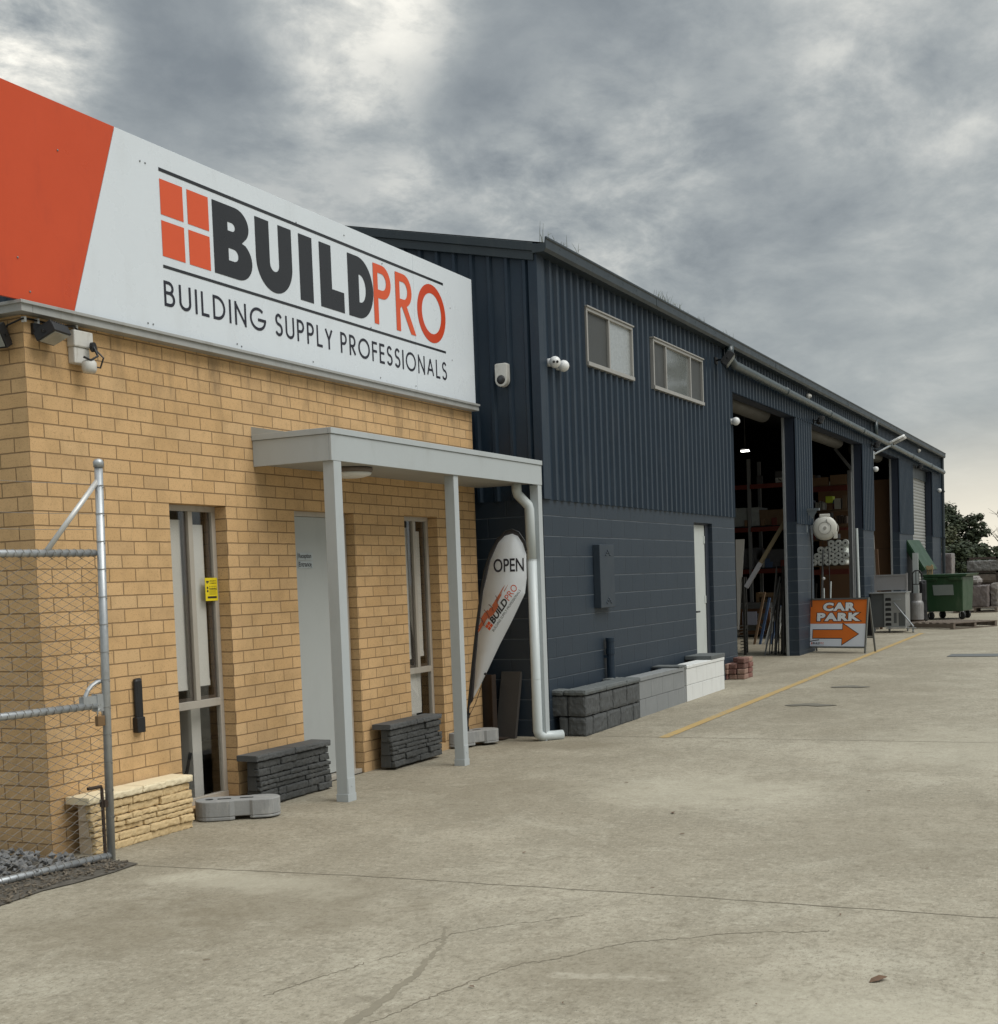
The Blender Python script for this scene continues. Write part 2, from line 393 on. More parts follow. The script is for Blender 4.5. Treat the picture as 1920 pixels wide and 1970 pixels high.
def block_mat():
    m, b, p = new_mat('painted_block'); g = b.n('ShaderNodeNewGeometry'); s = b.n('ShaderNodeSeparateXYZ'); b.put(g.outputs['Position'], s.inputs[0])
    sn = b.n('ShaderNodeSeparateXYZ'); b.put(g.outputs['True Normal'], sn.inputs[0])
    isx = b.math('GREATER_THAN', b.math('ABSOLUTE', sn.outputs[0]), .5)
    u = b.math('ADD', b.math('MULTIPLY', b.math('ADD', s.outputs[1], -5.93+40), isx), b.math('MULTIPLY', b.math('ADD', s.outputs[0], 39.4), b.math('SUBTRACT', 1.0, isx)))
    cx = b.n('ShaderNodeCombineXYZ'); b.put(u, cx.inputs[0]); b.put(b.math('ADD', s.outputs[2], .43), cx.inputs[1])
    bt = b.n('ShaderNodeTexBrick'); b.put(cx.outputs[0], bt.inputs['Vector']); bt.offset = .5
    for k, q in (('Scale', 1.0), ('Mortar Size', .007), ('Mortar Smooth', .6), ('Bias', 0.0), ('Brick Width', .40), ('Row Height', .20)): bt.inputs[k].default_value = q
    P = g.outputs['Position']; f = bt.outputs['Fac']
    c = b.mix(b.noise(P, 2.2, 5, .6), (.0150, .0265, .041), (.0225, .0360, .0525))
    c = b.mix(b.step(b.noise(b.map(P, (1, 1, .3)), 4, 5, .65), .55, .78, 0, .35), c, (.034, .046, .057))
    fz = b.math('FRACT', b.math('DIVIDE', b.math('ADD', s.outputs[2], .43+.0045), .2)); bed = b.math('LESS_THAN', fz, .042)
    gap = b.step(b.noise(b.map(P, (1, 1, .2)), 2.6, 4, .6), .30, .55, .25, 1.0)
    c = b.mix(b.math('MULTIPLY', bed, b.math('MULTIPLY', gap, .62)), c, (.115, .135, .150))
    c = b.mix(b.math('MULTIPLY', b.math('MULTIPLY', f, b.math('SUBTRACT', 1.0, bed)), .45), c, (.012, .018, .026))
    b.put(c, p.inputs['Base Color']); p.inputs['Roughness'].default_value = .55
    h = b.math('ADD', b.math('MULTIPLY', f, -1.0), b.math('MULTIPLY', b.noise(P, 70, 4, .7), .22))
    bn = b.n('ShaderNodeBump'); bn.inputs['Strength'].default_value = .75; bn.inputs['Distance'].default_value = .006; b.put(h, bn.inputs['Height']); b.L.new(bn.outputs[0], p.inputs['Normal'])
    return m

def concrete_mat():
    m, b, p = new_mat('driveway_concrete'); P = b.pos(); s = b.n('ShaderNodeSeparateXYZ'); b.put(P, s.inputs[0])
    n1 = b.noise(P, .55, 7, .66, .8); n2 = b.noise(b.map(P, (1.0, .5, 1)), 2.1, 9, .70, .6); n3 = b.noise(P, 17, 8, .74, .4); n4 = b.noise(b.map(P, (1, .62, 1)), 52, 6, .80); n5 = b.noise(b.map(P, (1, .6, 1), (3, 1, 0)), 90, 4, .75)
    c = b.mix(b.step(n1, .34, .66), (.268, .236, .174), (.366, .329, .252))
    c = b.mix(b.step(n2, .41, .66, 0, .58), c, (.245, .218, .162))
    c = b.mix(b.step(b.noise(P, 1.3, 8, .68, .5), .50, .68, 0, .45), c, (.420, .388, .305))
    c = b.mix(b.step(b.noise(b.map(P, (1, .6, 1), (2, 5, 1)), 6.5, 8, .74, .5), .50, .66, 0, .45), c, (.205, .180, .132))
    c = b.mix(b.step(n3, .49, .66, 0, .60), c, (.175, .150, .104))
    c = b.mix(b.step(n3, .46, .32, 0, .45), c, (.45, .415, .325))
    c = b.mix(b.step(n4, .53, .62, 0, .62), c, (.150, .130, .094)); c = b.mix(b.step(n4, .46, .36, 0, .45), c, (.50, .46, .37))
    c = b.mix(b.step(n5, .58, .66, 0, .7), c, (.105, .090, .066))
    # mottled oil and dirt staining in its own shapes: near the gate end of the slab and along the wheel path
    def bar_(x, y, rx, ry, a):      # a trowelled repair strip
        ca, sa = math.cos(a), math.sin(a); X_ = b.math('SUBTRACT', s.outputs[0], x); Y_ = b.math('SUBTRACT', s.outputs[1], y); w = b.math('MULTIPLY', b.math('SUBTRACT', b.noise(P, 30, 4, .7), .5), .05)
        u = b.math('ADD', b.math('ABSOLUTE', b.math('ADD', b.math('MULTIPLY', X_, ca), b.math('MULTIPLY', Y_, sa))), w); v = b.math('ADD', b.math('ABSOLUTE', b.math('SUBTRACT', b.math('MULTIPLY', Y_, ca), b.math('MULTIPLY', X_, sa))), w)
        return b.math('MULTIPLY', b.step(u, rx, rx*.85), b.step(v, ry, ry*.6))
    def blob(x, y, rx, ry):
        dx = b.math('DIVIDE', b.math('SUBTRACT', s.outputs[0], x), rx); dy = b.math('DIVIDE', b.math('SUBTRACT', s.outputs[1], y), ry)
        r = b.math('SQRT', b.math('ADD', b.math('MULTIPLY', dx, dx), b.math('MULTIPLY', dy, dy)))
        return b.step(b.math('ADD', r, b.math('MULTIPLY', b.math('SUBTRACT', b.noise(P, 3.5, 7, .7), .5), 1.9)), 1.0, .25)
    for x, y, rx, ry, k in ((2.1, -.45, 1.0, .75, .50), (1.5, -1.1, .8, .7, .40), (4.0, -1.0, .9, .6, .35), (4.7, 2.2, 1.2, 1.5, .30), (1.5, 2.7, .9, 1.2, .25), (2.9, 9.0, 1.5, 3.5, .25), (.9, 5.4, .9, .45, .45)):
        c = b.mix(b.math('MULTIPLY', blob(x, y, rx, ry), k), c, (.165, .138, .092))
    for x, y, rx, ry, k in ((1.5, -.15, .9, .30, .45), (3.0, 3.2, 1.2, 1.0, .35), (5.0, -1.2, .7, .5, .4), (4.6, 6.0, 1.6, 2.0, .3)):
        c = b.mix(b.math('MULTIPLY', blob(x, y, rx, ry), k), c, (.47, .435, .34))
    c = b.mix(b.math('MULTIPLY', bar_(3.95, -1.045, .25, .050, .24), b.math('MULTIPLY', b.step(b.noise(P, 9, 6, .75), .38, .62), .42)), c, (.49, .45, .36))
    sp = b.n('ShaderNodeTexVoronoi'); b.put(b.map(P, (1, .8, 1)), sp.inputs['Vector']); sp.inputs['Scale'].default_value = 1.9
    spot = b.math('LESS_THAN', b.math('ADD', sp.outputs['Distance'], b.math('MULTIPLY', b.noise(P, 25, 3), .07)), .064)
    c = b.mix(b.math('MULTIPLY', spot, .6), c, (.11, .08, .05))
    b.put(c, p.inputs['Base Color']); p.inputs['Roughness'].default_value = .82; p.inputs['Specular IOR Level'].default_value = .3
    h = b.math('ADD', b.math('MULTIPLY', n3, .6), b.math('MULTIPLY', n4, .6))
    bn = b.n('ShaderNodeBump'); bn.inputs['Strength'].default_value = .7; bn.inputs['Distance'].default_value = .007; b.put(h, bn.inputs['Height']); b.L.new(bn.outputs[0], p.inputs['Normal'])
    return m
def worn_line_mat():
    m, b, p = new_mat('worn_line_paint'); P = b.pos()
    n = b.step(b.noise(P, 26, 7, .72), .44, .60); n2 = b.step(b.noise(P, 1.1, 3, .6), .40, .62)
    w = b.math('MULTIPLY', n, b.math('MULTIPLY_ADD', n2, .55, .35))
    c = b.mix(w, b.mix(b.noise(P, 5, 4), (.40, .255, .075), (.46, .315, .115)), (.29, .25, .175)); b.put(c, p.inputs['Base Color']); p.inputs['Roughness'].default_value = .8; return m
def glass_mat(name, tint=(.9, .95, .95), rough=.02, haze=0.0):
    m = bpy.data.materials.new(name); m.use_nodes = True; b = NB(m); b.N.clear()
    lw_ = b.n('ShaderNodeLayerWeight'); lw_.inputs[0].default_value = .5
    fc = b.math('MULTIPLY_ADD', b.math('POWER', lw_.outputs['Facing'], 3.5), .85, .05)
    gl = b.n('ShaderNodeBsdfGlossy'); gl.inputs['Roughness'].default_value = rough
    tr = b.n('ShaderNodeBsdfTransparent'); tr.inputs[0].default_value = (*tint, 1)
    mx = b.n('ShaderNodeMixShader'); b.put(b.math('ADD', fc, haze, clamp=True), mx.inputs[0]); b.L.new(tr.outputs[0], mx.inputs[1]); b.L.new(gl.outputs[0], mx.inputs[2])
    o = b.n('ShaderNodeOutputMaterial'); b.L.new(mx.outputs[0], o.inputs[0]); return m
def emit_mat(name, col, k):
    m = bpy.data.materials.new(name); m.use_nodes = True; b = NB(m); b.N.clear()
    e = b.n('ShaderNodeEmission'); e.inputs[0].default_value = (*col, 1); e.inputs[1].default_value = k
    o = b.n('ShaderNodeOutputMaterial'); b.L.new(e.outputs[0], o.inputs[0]); return m

BRICK = brick_mat(); BLOCK = block_mat(); CONC = concrete_mat(); GLASS = glass_mat('window_glass', (.97, .97, .96)); GLASS_B = glass_mat('shed_glass', (.85,.9,.9), .12, .25)
NAVY = M('navy_steel', (.0155, .0285, .045), .40, 0, .22, 2.2, (.040, .051, .062), .35, spec=.35)
NAVYD = M('navy_gutter', (.021, .031, .038), .45, 0, .15, 4, (.055, .065, .06), .3)
GREYP = M('grey_paint', (.415, .448, .455), .55, 0, .05, 3, (.27, .27, .25), .18, .05, 90)
DOORP = M('door_paint', (.385, .405, .395), .5, 0, .05, 4, (.3, .31, .3), .15)
SDOOR = M('side_door_paint', (.47, .50, .48), .55, 0, .06, 4, (.3, .3, .28), .25)
ALU = M('beige_aluminium', (.42, .385, .33), .42, .15, .10, 8, (.22, .18, .13), .25)
DARKF = M('dark_sash', (.06, .047, .04), .5, 0, .2, 8)
DARK = M('dark_room', (.012, .013, .015), .9, 0, .3, 2)  # near-black colour stands in for the darkness of unlit rooms and hollows
BLIND = M('blind_cloth', (.66, .65, .62), .8, 0, .06, 5)
GALV = M('galvanised', (.44, .46, .47), .42, .65, .22, 20, (.28, .27, .25), .35)
WIRE = M('wire', (.215, .200, .175), .5, .2, .25, 30)
SAND = M('sandstone', (.60, .45, .245), .85, 0, .22, 9, (.42, .28, .12), .5, .5, 70)
SANDS = M('sandstone_sawn', (.52, .42, .30), .85, 0, .12, 9, (.4, .3, .18), .3, .3, 90)
SANDT = M('sandstone_top', (.74, .64, .44), .8, 0, .10, 9, None, 0, .2, 90)
BASALT = M('charcoal_stone', (.060, .062, .060), .85, 0, .30, 9, (.13, .13, .12), .35, .6, 70)
BASALTT = M('charcoal_top', (.085, .088, .088), .8, 0, .18, 9, (.13, .13, .12), .3, .3, 90)
SPLIT = M('charcoal_split', (.070, .074, .074), .9, 0, .45, 22, (.15, .155, .15), .5, .8, 55)
SPLITC = M('charcoal_cap', (.105, .115, .115), .85, 0, .2, 9, (.17, .17, .16), .3, .5, 60)
GBLK = M('grey_block', (.215, .225, .225), .85, 0, .14, 9, (.30, .30, .29), .3, .3, 90)
WBLK = M('white_block', (.66, .67, .65), .8, 0, .06, 6, (.5, .49, .45), .25, .2, 90)
CFOOT = M('cement_foot', (.265, .268, .262), .9, 0, .22, 10, (.42, .41, .38), .5, .5, 60)
PAVR = M('red_paver', (.185, .080, .062), .9, 0, .35, 12, (.34, .22, .17), .4, .5, 60)
WHITE = M('white_plastic', (.72, .73, .72), .35, 0, .04, 8)
OFFW = M('weathered_white_plastic', (.58, .57, .53), .5, 0, .10, 10, (.28, .24, .18), .5)
BLACK = M('black_plastic', (.012, .012, .013), .45, 0, .3, 10)
PVC = M('grey_pvc', (.53, .575, .575), .35, 0, .05, 5, (.36, .37, .35), .3)
SIGNW = M('sign_white', (.66, .71, .75), .28, 0, .03, 2, (.5, .52, .53), .2)
SIGNO = M('sign_orange', (.56, .068, .016), .32, 0, .06, 2.5, (.40, .045, .016), .3)
LOGOO = M('logo_orange', (.66, .092, .026), .35, 0, .04, 3)
INK = M('sign_ink', (.020, .021, .024), .3, 0, .2, 3)
INKB = M('sign_navy_ink', (.014, .014, .024), .4, 0, .2, 3)
def cloth_mat():
    m, b, p = new_mat('flag_cloth'); P = b.pos(); c = b.mix(b.noise(P, 5, 4), (.88, .90, .92), (.93, .95, .96)); b.put(c, p.inputs['Base Color']); p.inputs['Roughness'].default_value = .85
    tl = b.n('ShaderNodeBsdfTranslucent'); b.put(c, tl.inputs[0]); mx = b.n('ShaderNodeMixShader'); mx.inputs[0].default_value = .55
    bn = b.n('ShaderNodeBump'); bn.inputs['Strength'].default_value = .35; bn.inputs['Distance'].default_value = .03; b.put(b.noise(b.map(P, (1, 1, .5)), 7, 3), bn.inputs['Height']); b.L.new(bn.outputs[0], p.inputs['Normal'])
    o = [n for n in b.N if n.type == 'OUTPUT_MATERIAL'][0]; b.L.new(p.outputs[0], mx.inputs[1]); b.L.new(tl.outputs[0], mx.inputs[2]); b.L.new(mx.outputs[0], o.inputs[0]); return m
FLAGW = cloth_mat()
FLAGK = M('flag_sleeve', (.045, .042, .045), .8, 0, .2, 8)
YELLOW = M('warning_yellow', (.72, .57, .012), .5, 0, .05, 8)
LINE = worn_line_mat()
STEELK = M('dark_steel', (.030, .029, .028), .5, .3, .4, 14, (.10, .075, .055), .4)
RUST = M('rusty_steel', (.045, .030, .021), .85, .1, .4, 9)
STAINL = M('stainless', (.42, .43, .43), .35, .75, .12, 7)
BINP = M('green_bin', (.014, .052, .018), .42, 0, .18, 4, (.10, .13, .08), .3)
BINL = M('green_lid', (.012, .046, .017), .4, 0, .15, 4, (.12, .16, .1), .3)
RUBBER = M('rubber', (.015, .015, .015), .7)
TIMBER = M('old_timber', (.15, .118, .092), .85, 0, .35, 7, (.27, .23, .19), .4, .5, 40)
PINE = M('pine', (.40, .285, .15), .75, 0, .18, 6)
PLY = M('plywood', (.12, .062, .028), .75, 0, .3, 3)
WRAP = M('plastic_wrap', (.150, .125, .118), .3, 0, .6, 7, (.075, .055, .048), .7, .9, 14)
RED = M('red_plastic', (.62, .055, .04), .4)
ORANGEB = M('rack_orange', (.11, .016, .008), .55, 0, .2, 6)
CARD = M('cardboard', (.13, .085, .048), .85, 0, .3, 6)
ROLLW = M('roll_white', (.80, .84, .80), .8, 0, .12, 12)
LIME = M('lime_label', (.42, .52, .03), .6)
ROOF = M('roof_steel', (.10, .11, .12), .5, .2, .2, 2)
SOIL = M('soil', (.085, .075, .060), .95, 0, .6, 14, (.21, .19, .16), .6, 1.0, 40)
GRAVEL = M('bluestone_gravel', (.205, .205, .205), .85, 0, .5, 14, (.36, .355, .34), .5)
WRAPT = M('wrap_highlight', (.5, .5, .5), .25)
GRASSM = M('dry_weed', (.11, .12, .06), .9, 0, .4, 20)
SHUT = M('shutter_grey', (.33, .335, .32), .5, .2, .12, 4, (.2, .2, .19), .3)
BARK = M('bark', (.09, .075, .06), .9, 0, .3, 8)
def leaf_mat(name, c1, c2):
    m, b, p = new_mat(name); oi = b.n('ShaderNodeNewGeometry')
    c = b.mix(oi.outputs['Random Per Island'], c1, c2); b.put(c, p.inputs['Base Color']); p.inputs['Roughness'].default_value = .75; return m
LEAF = [leaf_mat('foliage_dark', (.020, .030, .012), (.042, .056, .020)), leaf_mat('foliage_olive', (.036, .044, .015), (.070, .076, .028))]
# ------------------------------------------------------------------ ground
def sheet(xs, ys, dz=0.0):
    mb = MB()
    for y in ys:
        for x in xs: mb.v.append((x, y, G(y)+dz))
    w = len(xs)
    for j in range(len(ys)-1):
        for i in range(w-1): mb.f.append((j*w+i, j*w+i+1, (j+1)*w+i+1, (j+1)*w+i))
    return mb
struct(sheet([-500, -60, -13, -5, 0, .5, 1, 2, 4, 8, 20, 60, 500], [-60, -8, -3, 0, 2, 4, 5.5, 7, 10, 14, 20, 26, 32, 38, 45, 80, 200, 900]), 'driveway', CONC)
def strip(pts, w, mat, name, dz=.004, jit=0.0, thick=0.0):
    mb = MB(); P = [Vector((x, y, 0)) for x, y in pts]; vs = []
    for i, p in enumerate(P):
        d = (P[min(i+1, len(P)-1)]-P[max(i-1, 0)]).normalized(); n = Vector((-d.y, d.x, 0)); ww = (w(i/(len(P)-1)) if callable(w) else w)*(1+rnd.uniform(-jit, jit))/2
        for s in (1, -1):
            q = p+n*ww*s; vs.append((q.x, q.y, G(q.y)+dz))
    mb.v = vs; mb.f = [(2*i+1, 2*i+3, 2*i+2, 2*i) for i in range(len(P)-1)]
    return struct(mb, name, mat)
def rough_path(pts, step, amp): return dense(pts, step, amp)
def dense(pts, step, amp):
    out = []
    for a, b in zip(pts[:-1], pts[1:]):
        n = max(1, int(math.hypot(b[0]-a[0], b[1]-a[1])/step))
        for i in range(n):
            t = i/n; x = a[0]+(b[0]-a[0])*t; y = a[1]+(b[1]-a[1])*t
            out.append((x+amp*noise.noise(Vector((x*5, y*5, 1.3))) + rnd.uniform(-amp, amp)*.38, y+amp*noise.noise(Vector((x*5, y*5, 8.3))) + rnd.uniform(-amp, amp)*.38))
    return out+[pts[-1]]
CRACK = M('crack_dirt', (.125, .105, .072), .95, 0, .3, 20)
CRACKF = M('crack_fine', (.165, .140, .098), .95, 0, .3, 20)
strip(dense([(1.72+(-.0), 6.03), (1.72, 12), (1.72, 22.2)], .3, .0), .10, LINE, 'painted_line')
strip(dense([(.50, -.025), (2.09, .161), (3.81, .255), (5.24, .298), (9, .40)], .05, .008), .008, CRACK, 'expansion_joint', .0012, .4)
strip(dense([(.0, 6.02), (3.0, 6.12), (7, 6.25), (12, 6.4)], .2, .004), .012, CRACKF, 'expansion_joint', .0012, .4)
TYRE = M('tyre_line', (.205, .180, .130), .95, 0, .3, 20)
strip(dense([(2.78, -1.72), (2.92, -1.30), (3.02, -.95), (3.06, -.72), (3.28, -.45), (3.5, -.2)], .018, .030), .0048, CRACKF, 'crack', .0012, .8)
strip(dense([(3.33, -1.95), (3.42, -1.45), (3.55, -1.05), (3.78, -.68), (4.15, -.34), (4.6, -.12)], .018, .026), .0062, CRACKF, 'crack', .0012, .8)
strip(dense([(3.28, -1.93), (3.25, -1.5), (3.20, -1.2), (3.10, -.85), (2.98, -.6)], .02, .020), lambda t: .034*(1-t)+.012, TYRE, 'tyre_mark', .0010, .3)
# soil strip and blue gravel beside the office
def patch(pts, name, mat, dz, kind='structure'):
    mb = MB(); mb.face([(x, y, G(y)+dz) for x, y in pts]); return struct(mb, name, mat, kind)
patch([(-6, -6), (.50, -6), (.60, -2.0), (.645, -1.3), (.635, -1.0), (.60, -.67), (.640, -.458), (.655, -.192), (.632, .03), (.42, .06), (.30, -.02), (-6, -.02)], 'garden_soil', SOIL, .006)
mb = MB()
for i in range(2600):
    x = rnd.uniform(-1.9, .34); y = rnd.uniform(-1.5, -.03); r = rnd.uniform(.010, .026)
    if x > .16 and rnd.random() < .6: continue
    c = Vector((x, y, .012+r*.5+rnd.uniform(0, .03))); rot = Matrix.Rotation(rnd.uniform(0, 6.28), 3, Vector((rnd.uniform(-1, 1), rnd.uniform(-1, 1), rnd.uniform(-1, 1))).normalized())
    b = len(mb.v)
    for d in ((1,0,0),(-1,0,0),(0,1,0),(0,-1,0),(0,0,1),(0,0,-1)):
        q = c + rot @ (Vector(d)*r*rnd.uniform(.85, 1.2)); mb.v.append(tuple(q))
    mb.f += [tuple(b+k for k in t) for t in ((0,2,4),(2,1,4),(1,3,4),(3,0,4),(2,0,5),(1,2,5),(3,1,5),(0,3,5))]
struct(mb, 'gravel', GRAVEL, 'stuff')
mb = MB()
for i in range(900):
    x = rnd.uniform(.18, .64); y = rnd.uniform(-1.9, .03); a = rnd.uniform(0, 6.28); l = rnd.uniform(.008, .03); w = l*rnd.uniform(.25, .6)
    if x > .60 - .04*math.sin(y*9): continue
    u = Vector((math.cos(a), math.sin(a), rnd.uniform(-.4, .4))); v = Vector((-u.y, u.x, rnd.uniform(-.3, .3))); c = Vector((x, y, .012+rnd.uniform(0, .008)))
    mb.obox(c, u.normalized(), v.normalized(), u.cross(v).normalized(), l/2, w/2, .003)
struct(mb, 'mulch', M('mulch', (.14, .115, .085), .95, 0, .7, 25, (.25, .22, .18), .5), 'stuff')

# ------------------------------------------------------------------ brick office
office = thing('brick_office', 'single storey cream brick office with two narrow windows and a grey door', 'building', (0, 0, 0))
def wall_x(mb, x, xin, y0, y1, z0, z1, holes):    # wall facing +x at x with reveals back to xin
    ys = sorted({y0, y1, *[h[0] for h in holes], *[h[1] for h in holes]}); zs = sorted({z0, z1, *[h[2] for h in holes], *[h[3] for h in holes]})
    ins = lambda y, z: any(h[0] < y < h[1] and h[2] < z < h[3] for h in holes)
    for a, b in zip(ys[:-1], ys[1:]):
        for c, d in zip(zs[:-1], zs[1:]):
            if ins((a+b)/2, (c+d)/2): continue
            mb.face([(x,a,c),(x,b,c),(x,b,d),(x,a,d)]); mb.face([(xin,a,c),(xin,a,d),(xin,b,d),(xin,b,c)])
    for (a, b, c, d) in holes:
        mb.face([(x,a,c),(x,a,d),(xin,a,d),(xin,a,c)]); mb.face([(x,b,c),(xin,b,c),(xin,b,d),(x,b,d)])
        mb.face([(x,a,d),(x,b,d),(xin,b,d),(xin,a,d)])
        if c > z0: mb.face([(x,a,c),(xin,a,c),(xin,b,c),(x,b,c)])
    mb.face([(x,y1,z0),(xin,y1,z0),(xin,y1,z1),(x,y1,z1)])
H1 = (1.194, 1.797, .07, 2.150); HD = (2.625, 3.467, .0, 2.150); H2 = (4.285, 4.882, .07, 2.158)
mb = MB(); wall_x(mb, 0, -.13, 0, 5.655, -.1, 3.195, [H1, HD, H2])
mb.face([(0,0,-.1),(0,0,3.195),(-8,0,3.195),(-8,0,-.1)])           # side wall, facing -y
mb.face([(-8,0,-.1),(-8,0,3.195),(-8,5.65,3.195),(-8,5.65,-.1)])
part(mb, 'wall', BRICK, office)
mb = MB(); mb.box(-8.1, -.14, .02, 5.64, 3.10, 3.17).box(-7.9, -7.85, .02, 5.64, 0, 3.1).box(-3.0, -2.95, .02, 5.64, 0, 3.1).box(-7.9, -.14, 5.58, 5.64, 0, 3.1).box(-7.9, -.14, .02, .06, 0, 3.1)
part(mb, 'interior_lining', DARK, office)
mb = MB(); mb.box(-8.1, .085, -.085, 0.0, 3.192, 3.247).box(-.02, .085, .002, 5.654, 3.192, 3.247)
mb.box(-8.1, .100, -.100, -.087, 3.235, 3.254).box(.087, .100, -.087, 5.654, 3.235, 3.254)
part(mb, 'roof_capping', M('cap_grey', (.36, .365, .35), .45, .1, .10, 5, (.18, .16, .13), .35), office, bevel=.002)
mb = MB(); mb.face([(-8.1, -.08, 3.25), (.08, -.08, 3.25), (.08, 5.65, 3.25), (-8.1, 5.65, 3.25)]); part(mb, 'roof', ROOF, office)
def office_window(h, mull, lower, cut=1.02):
    y0, y1, z0, z1 = h; x0, x1 = -.135, -.098; f = .042
    mb = MB()
    mb.box(x0, x1, y0, y1, z1-f, z1).box(x0, x1+.006, y0-.0, y1, z0, z0+.048)
    mb.box(x0, x1, y0, y0+f, z0+.048, z1-f).box(x0, x1, y1-f, y1, z0+.048, z1-f)
    mb.box(x0, x1+.004, y0+f, y1-f, .738, .792).box(x0, x1+.002, mull-.023, mull+.023, .792, z1-f)
    w = part(mb, 'window', ALU, office, bevel=.003)
    mb = MB()
    for a, b in ((y0+f, mull-.023), (mull+.023, y1-f)):
        mb.box(x0-.004, x0+.012, a, a+.012, .792, z1-f).box(x0-.004, x0+.012, b-.034, b, .792, z1-f).box(x0-.004, x0+.012, a+.012, b-.034, .792, .815)
    part(mb, 'sash', DARKF, w)
    for a, b, c, d in ((y0+f, mull-.023, .792, z1-f), (mull+.023, y1-f, .792, z1-f), (y0+f, y1-f, z0+.048, .738)):
        mb = MB(); mb.box(x0+.016, x0+.020, a, b, c, d); part(mb, 'pane', GLASS, w)
    q = x0-.012
    mb = MB(); mb.box(q-.004, q, y0+.03, mull-.034, .90, z1-.10).box(q-.008, q+.004, y0+.03, mull-.034, .87, .90); part(mb, 'blind', BLIND, w)
    mb = MB(); mb.box(q-.004, q, mull-.01, y1-.088, .93, z1-.13).box(q-.008, q+.004, mull-.01, y1-.088, .885, .93); part(mb, 'blind', BLIND, w)
    if lower: mb = MB(); mb.box(q-.004, q, y0+.02, y1-.16, .42, .735).box(q-.008, q+.004, y0+.02, y1-.17, .37, .42); part(mb, 'blind', BLIND, w)
    return w
W1 = office_window(H1, 1.521, False); W2 = office_window(H2, 4.622, True)
mb = MB(); mb.box(-.34, -.24, 1.60, 1.70, .0, .74); part(mb, 'inner_reveal', BLIND, office)
mb = MB(); mb.box(-.34, -.24, 4.66, 4.78, .0, .74); part(mb, 'inner_reveal', BLIND, office)
mb = MB(); mb.tube([(-.2, 1.30, .75), (-.21, 1.33, .6), (-.2, 1.29, .42), (-.22, 1.27, .1)], .004, 6).tube([(-.25, 1.48, .13), (-.22, 1.55, .42)], .012, 6).tube([(-.25, 1.40, .13), (-.2, 1.47, .30)], .007, 6)
part(mb, 'cable', BLACK, office)
mb = MB(); y0, y1, z0, z1 = HD
mb.box(-.13, -.085, y0, y1, z1-.04, z1).box(-.13, -.085, y0, y0+.04, z0, z1-.04).box(-.13, -.085, y1-.07, y1, z0, z1-.04).box(-.084, -.070, y1-.045, y1-.02, z0, z1-.04).box(-.12, -.02, y0, y1, .0, .035)
dr = part(mb, 'door', ALU, office, bevel=.003)
mb = MB(); mb.box(-.12, -.098, y0+.042, y1-.072, .045, z1-.042); part(mb, 'door_leaf', DOORP, dr, bevel=.002)
mb = MB(); mb.tube([(-.095, y1-.13, 1.02), (-.05, y1-.13, 1.02), (-.05, y1-.24, 1.02)], .011, 8); part(mb, 'handle', STAINL, dr, smooth=True)
# door name plates
FRX = lambda x: ((x, 0, 0), (0, 1, 0), (0, 0, 1), (1, 0, 0))
PLATE = M('plate_grey', (.38, .42, .43), .3, .2, .04, 8)
for body, z0, z1 in (('Reception', 1.768, 1.826), ('Entrance', 1.704, 1.761)):
    t = thing('door_sign', f'small grey plate reading {body} on the office door', 'sign', (-.097, 2.88, z0), 0, 'name plates on the office door')
    mb = MB(); mb.box(-.0975, -.093, 2.785, 2.985, z0, z1); part(mb, 'plate', PLATE, t)
    mb = MB(); mb.flat(text(body, 2.792, z0+(.004 if body == 'Reception' else .012), 2.965, z1-.006, .022), FRX(-.0922)); part(mb, 'lettering', INK, t)
# yellow camera warning sticker on the window
t = thing('warning_sign', 'yellow security camera warning card on the first office window', 'sign', (-.097, 1.71, 1.483))
mb = MB(); mb.box(-.097, -.093, 1.645, 1.778, 1.483, 1.645); part(mb, 'card', YELLOW, t)
mb = MB(); f = FRX(-.0925)
mb.flat(text('SECURITY', 1.695, 1.618, 1.765, 1.628, .01), f).flat(text('CAMERAS', 1.695, 1.602, 1.765, 1.612, .01), f).flat(text('WARNING', 1.685, 1.560, 1.770, 1.574, .02), f, .0002)
mb.flat(text('24 HOURS', 1.685, 1.580, 1.765, 1.588, .0), f).flat(rect(1.665, 1.500, 1.765, 1.515), f).flat(rect(1.655, 1.612, 1.685, 1.624), f).flat(rect(1.662, 1.604, 1.672, 1.612), f)
for z in (1.552, 1.544, 1.536, 1.528): mb.flat(rect(1.685, z, 1.76, z+.002), f)
mb.flat(fill([arc(1.668, 1.575, .009, .009, 0, 360, 12)]), f).flat(fill([arc(1.668, 1.552, .009, .009, 0, 360, 12)]), f)
part(mb, 'lettering', INK, t)
mb = MB(); mb.rough(.0, .036, .745, .820, .655, 1.012, .003, .02, 10, 2, .008).box(.0, .044, .738, .812, .66, .76)
single(mb, 'letter_holder', BLACK, 'tall narrow black plastic holder screwed to the brick wall', 'holder', loc=(0, .78, .655), bevel=.006)

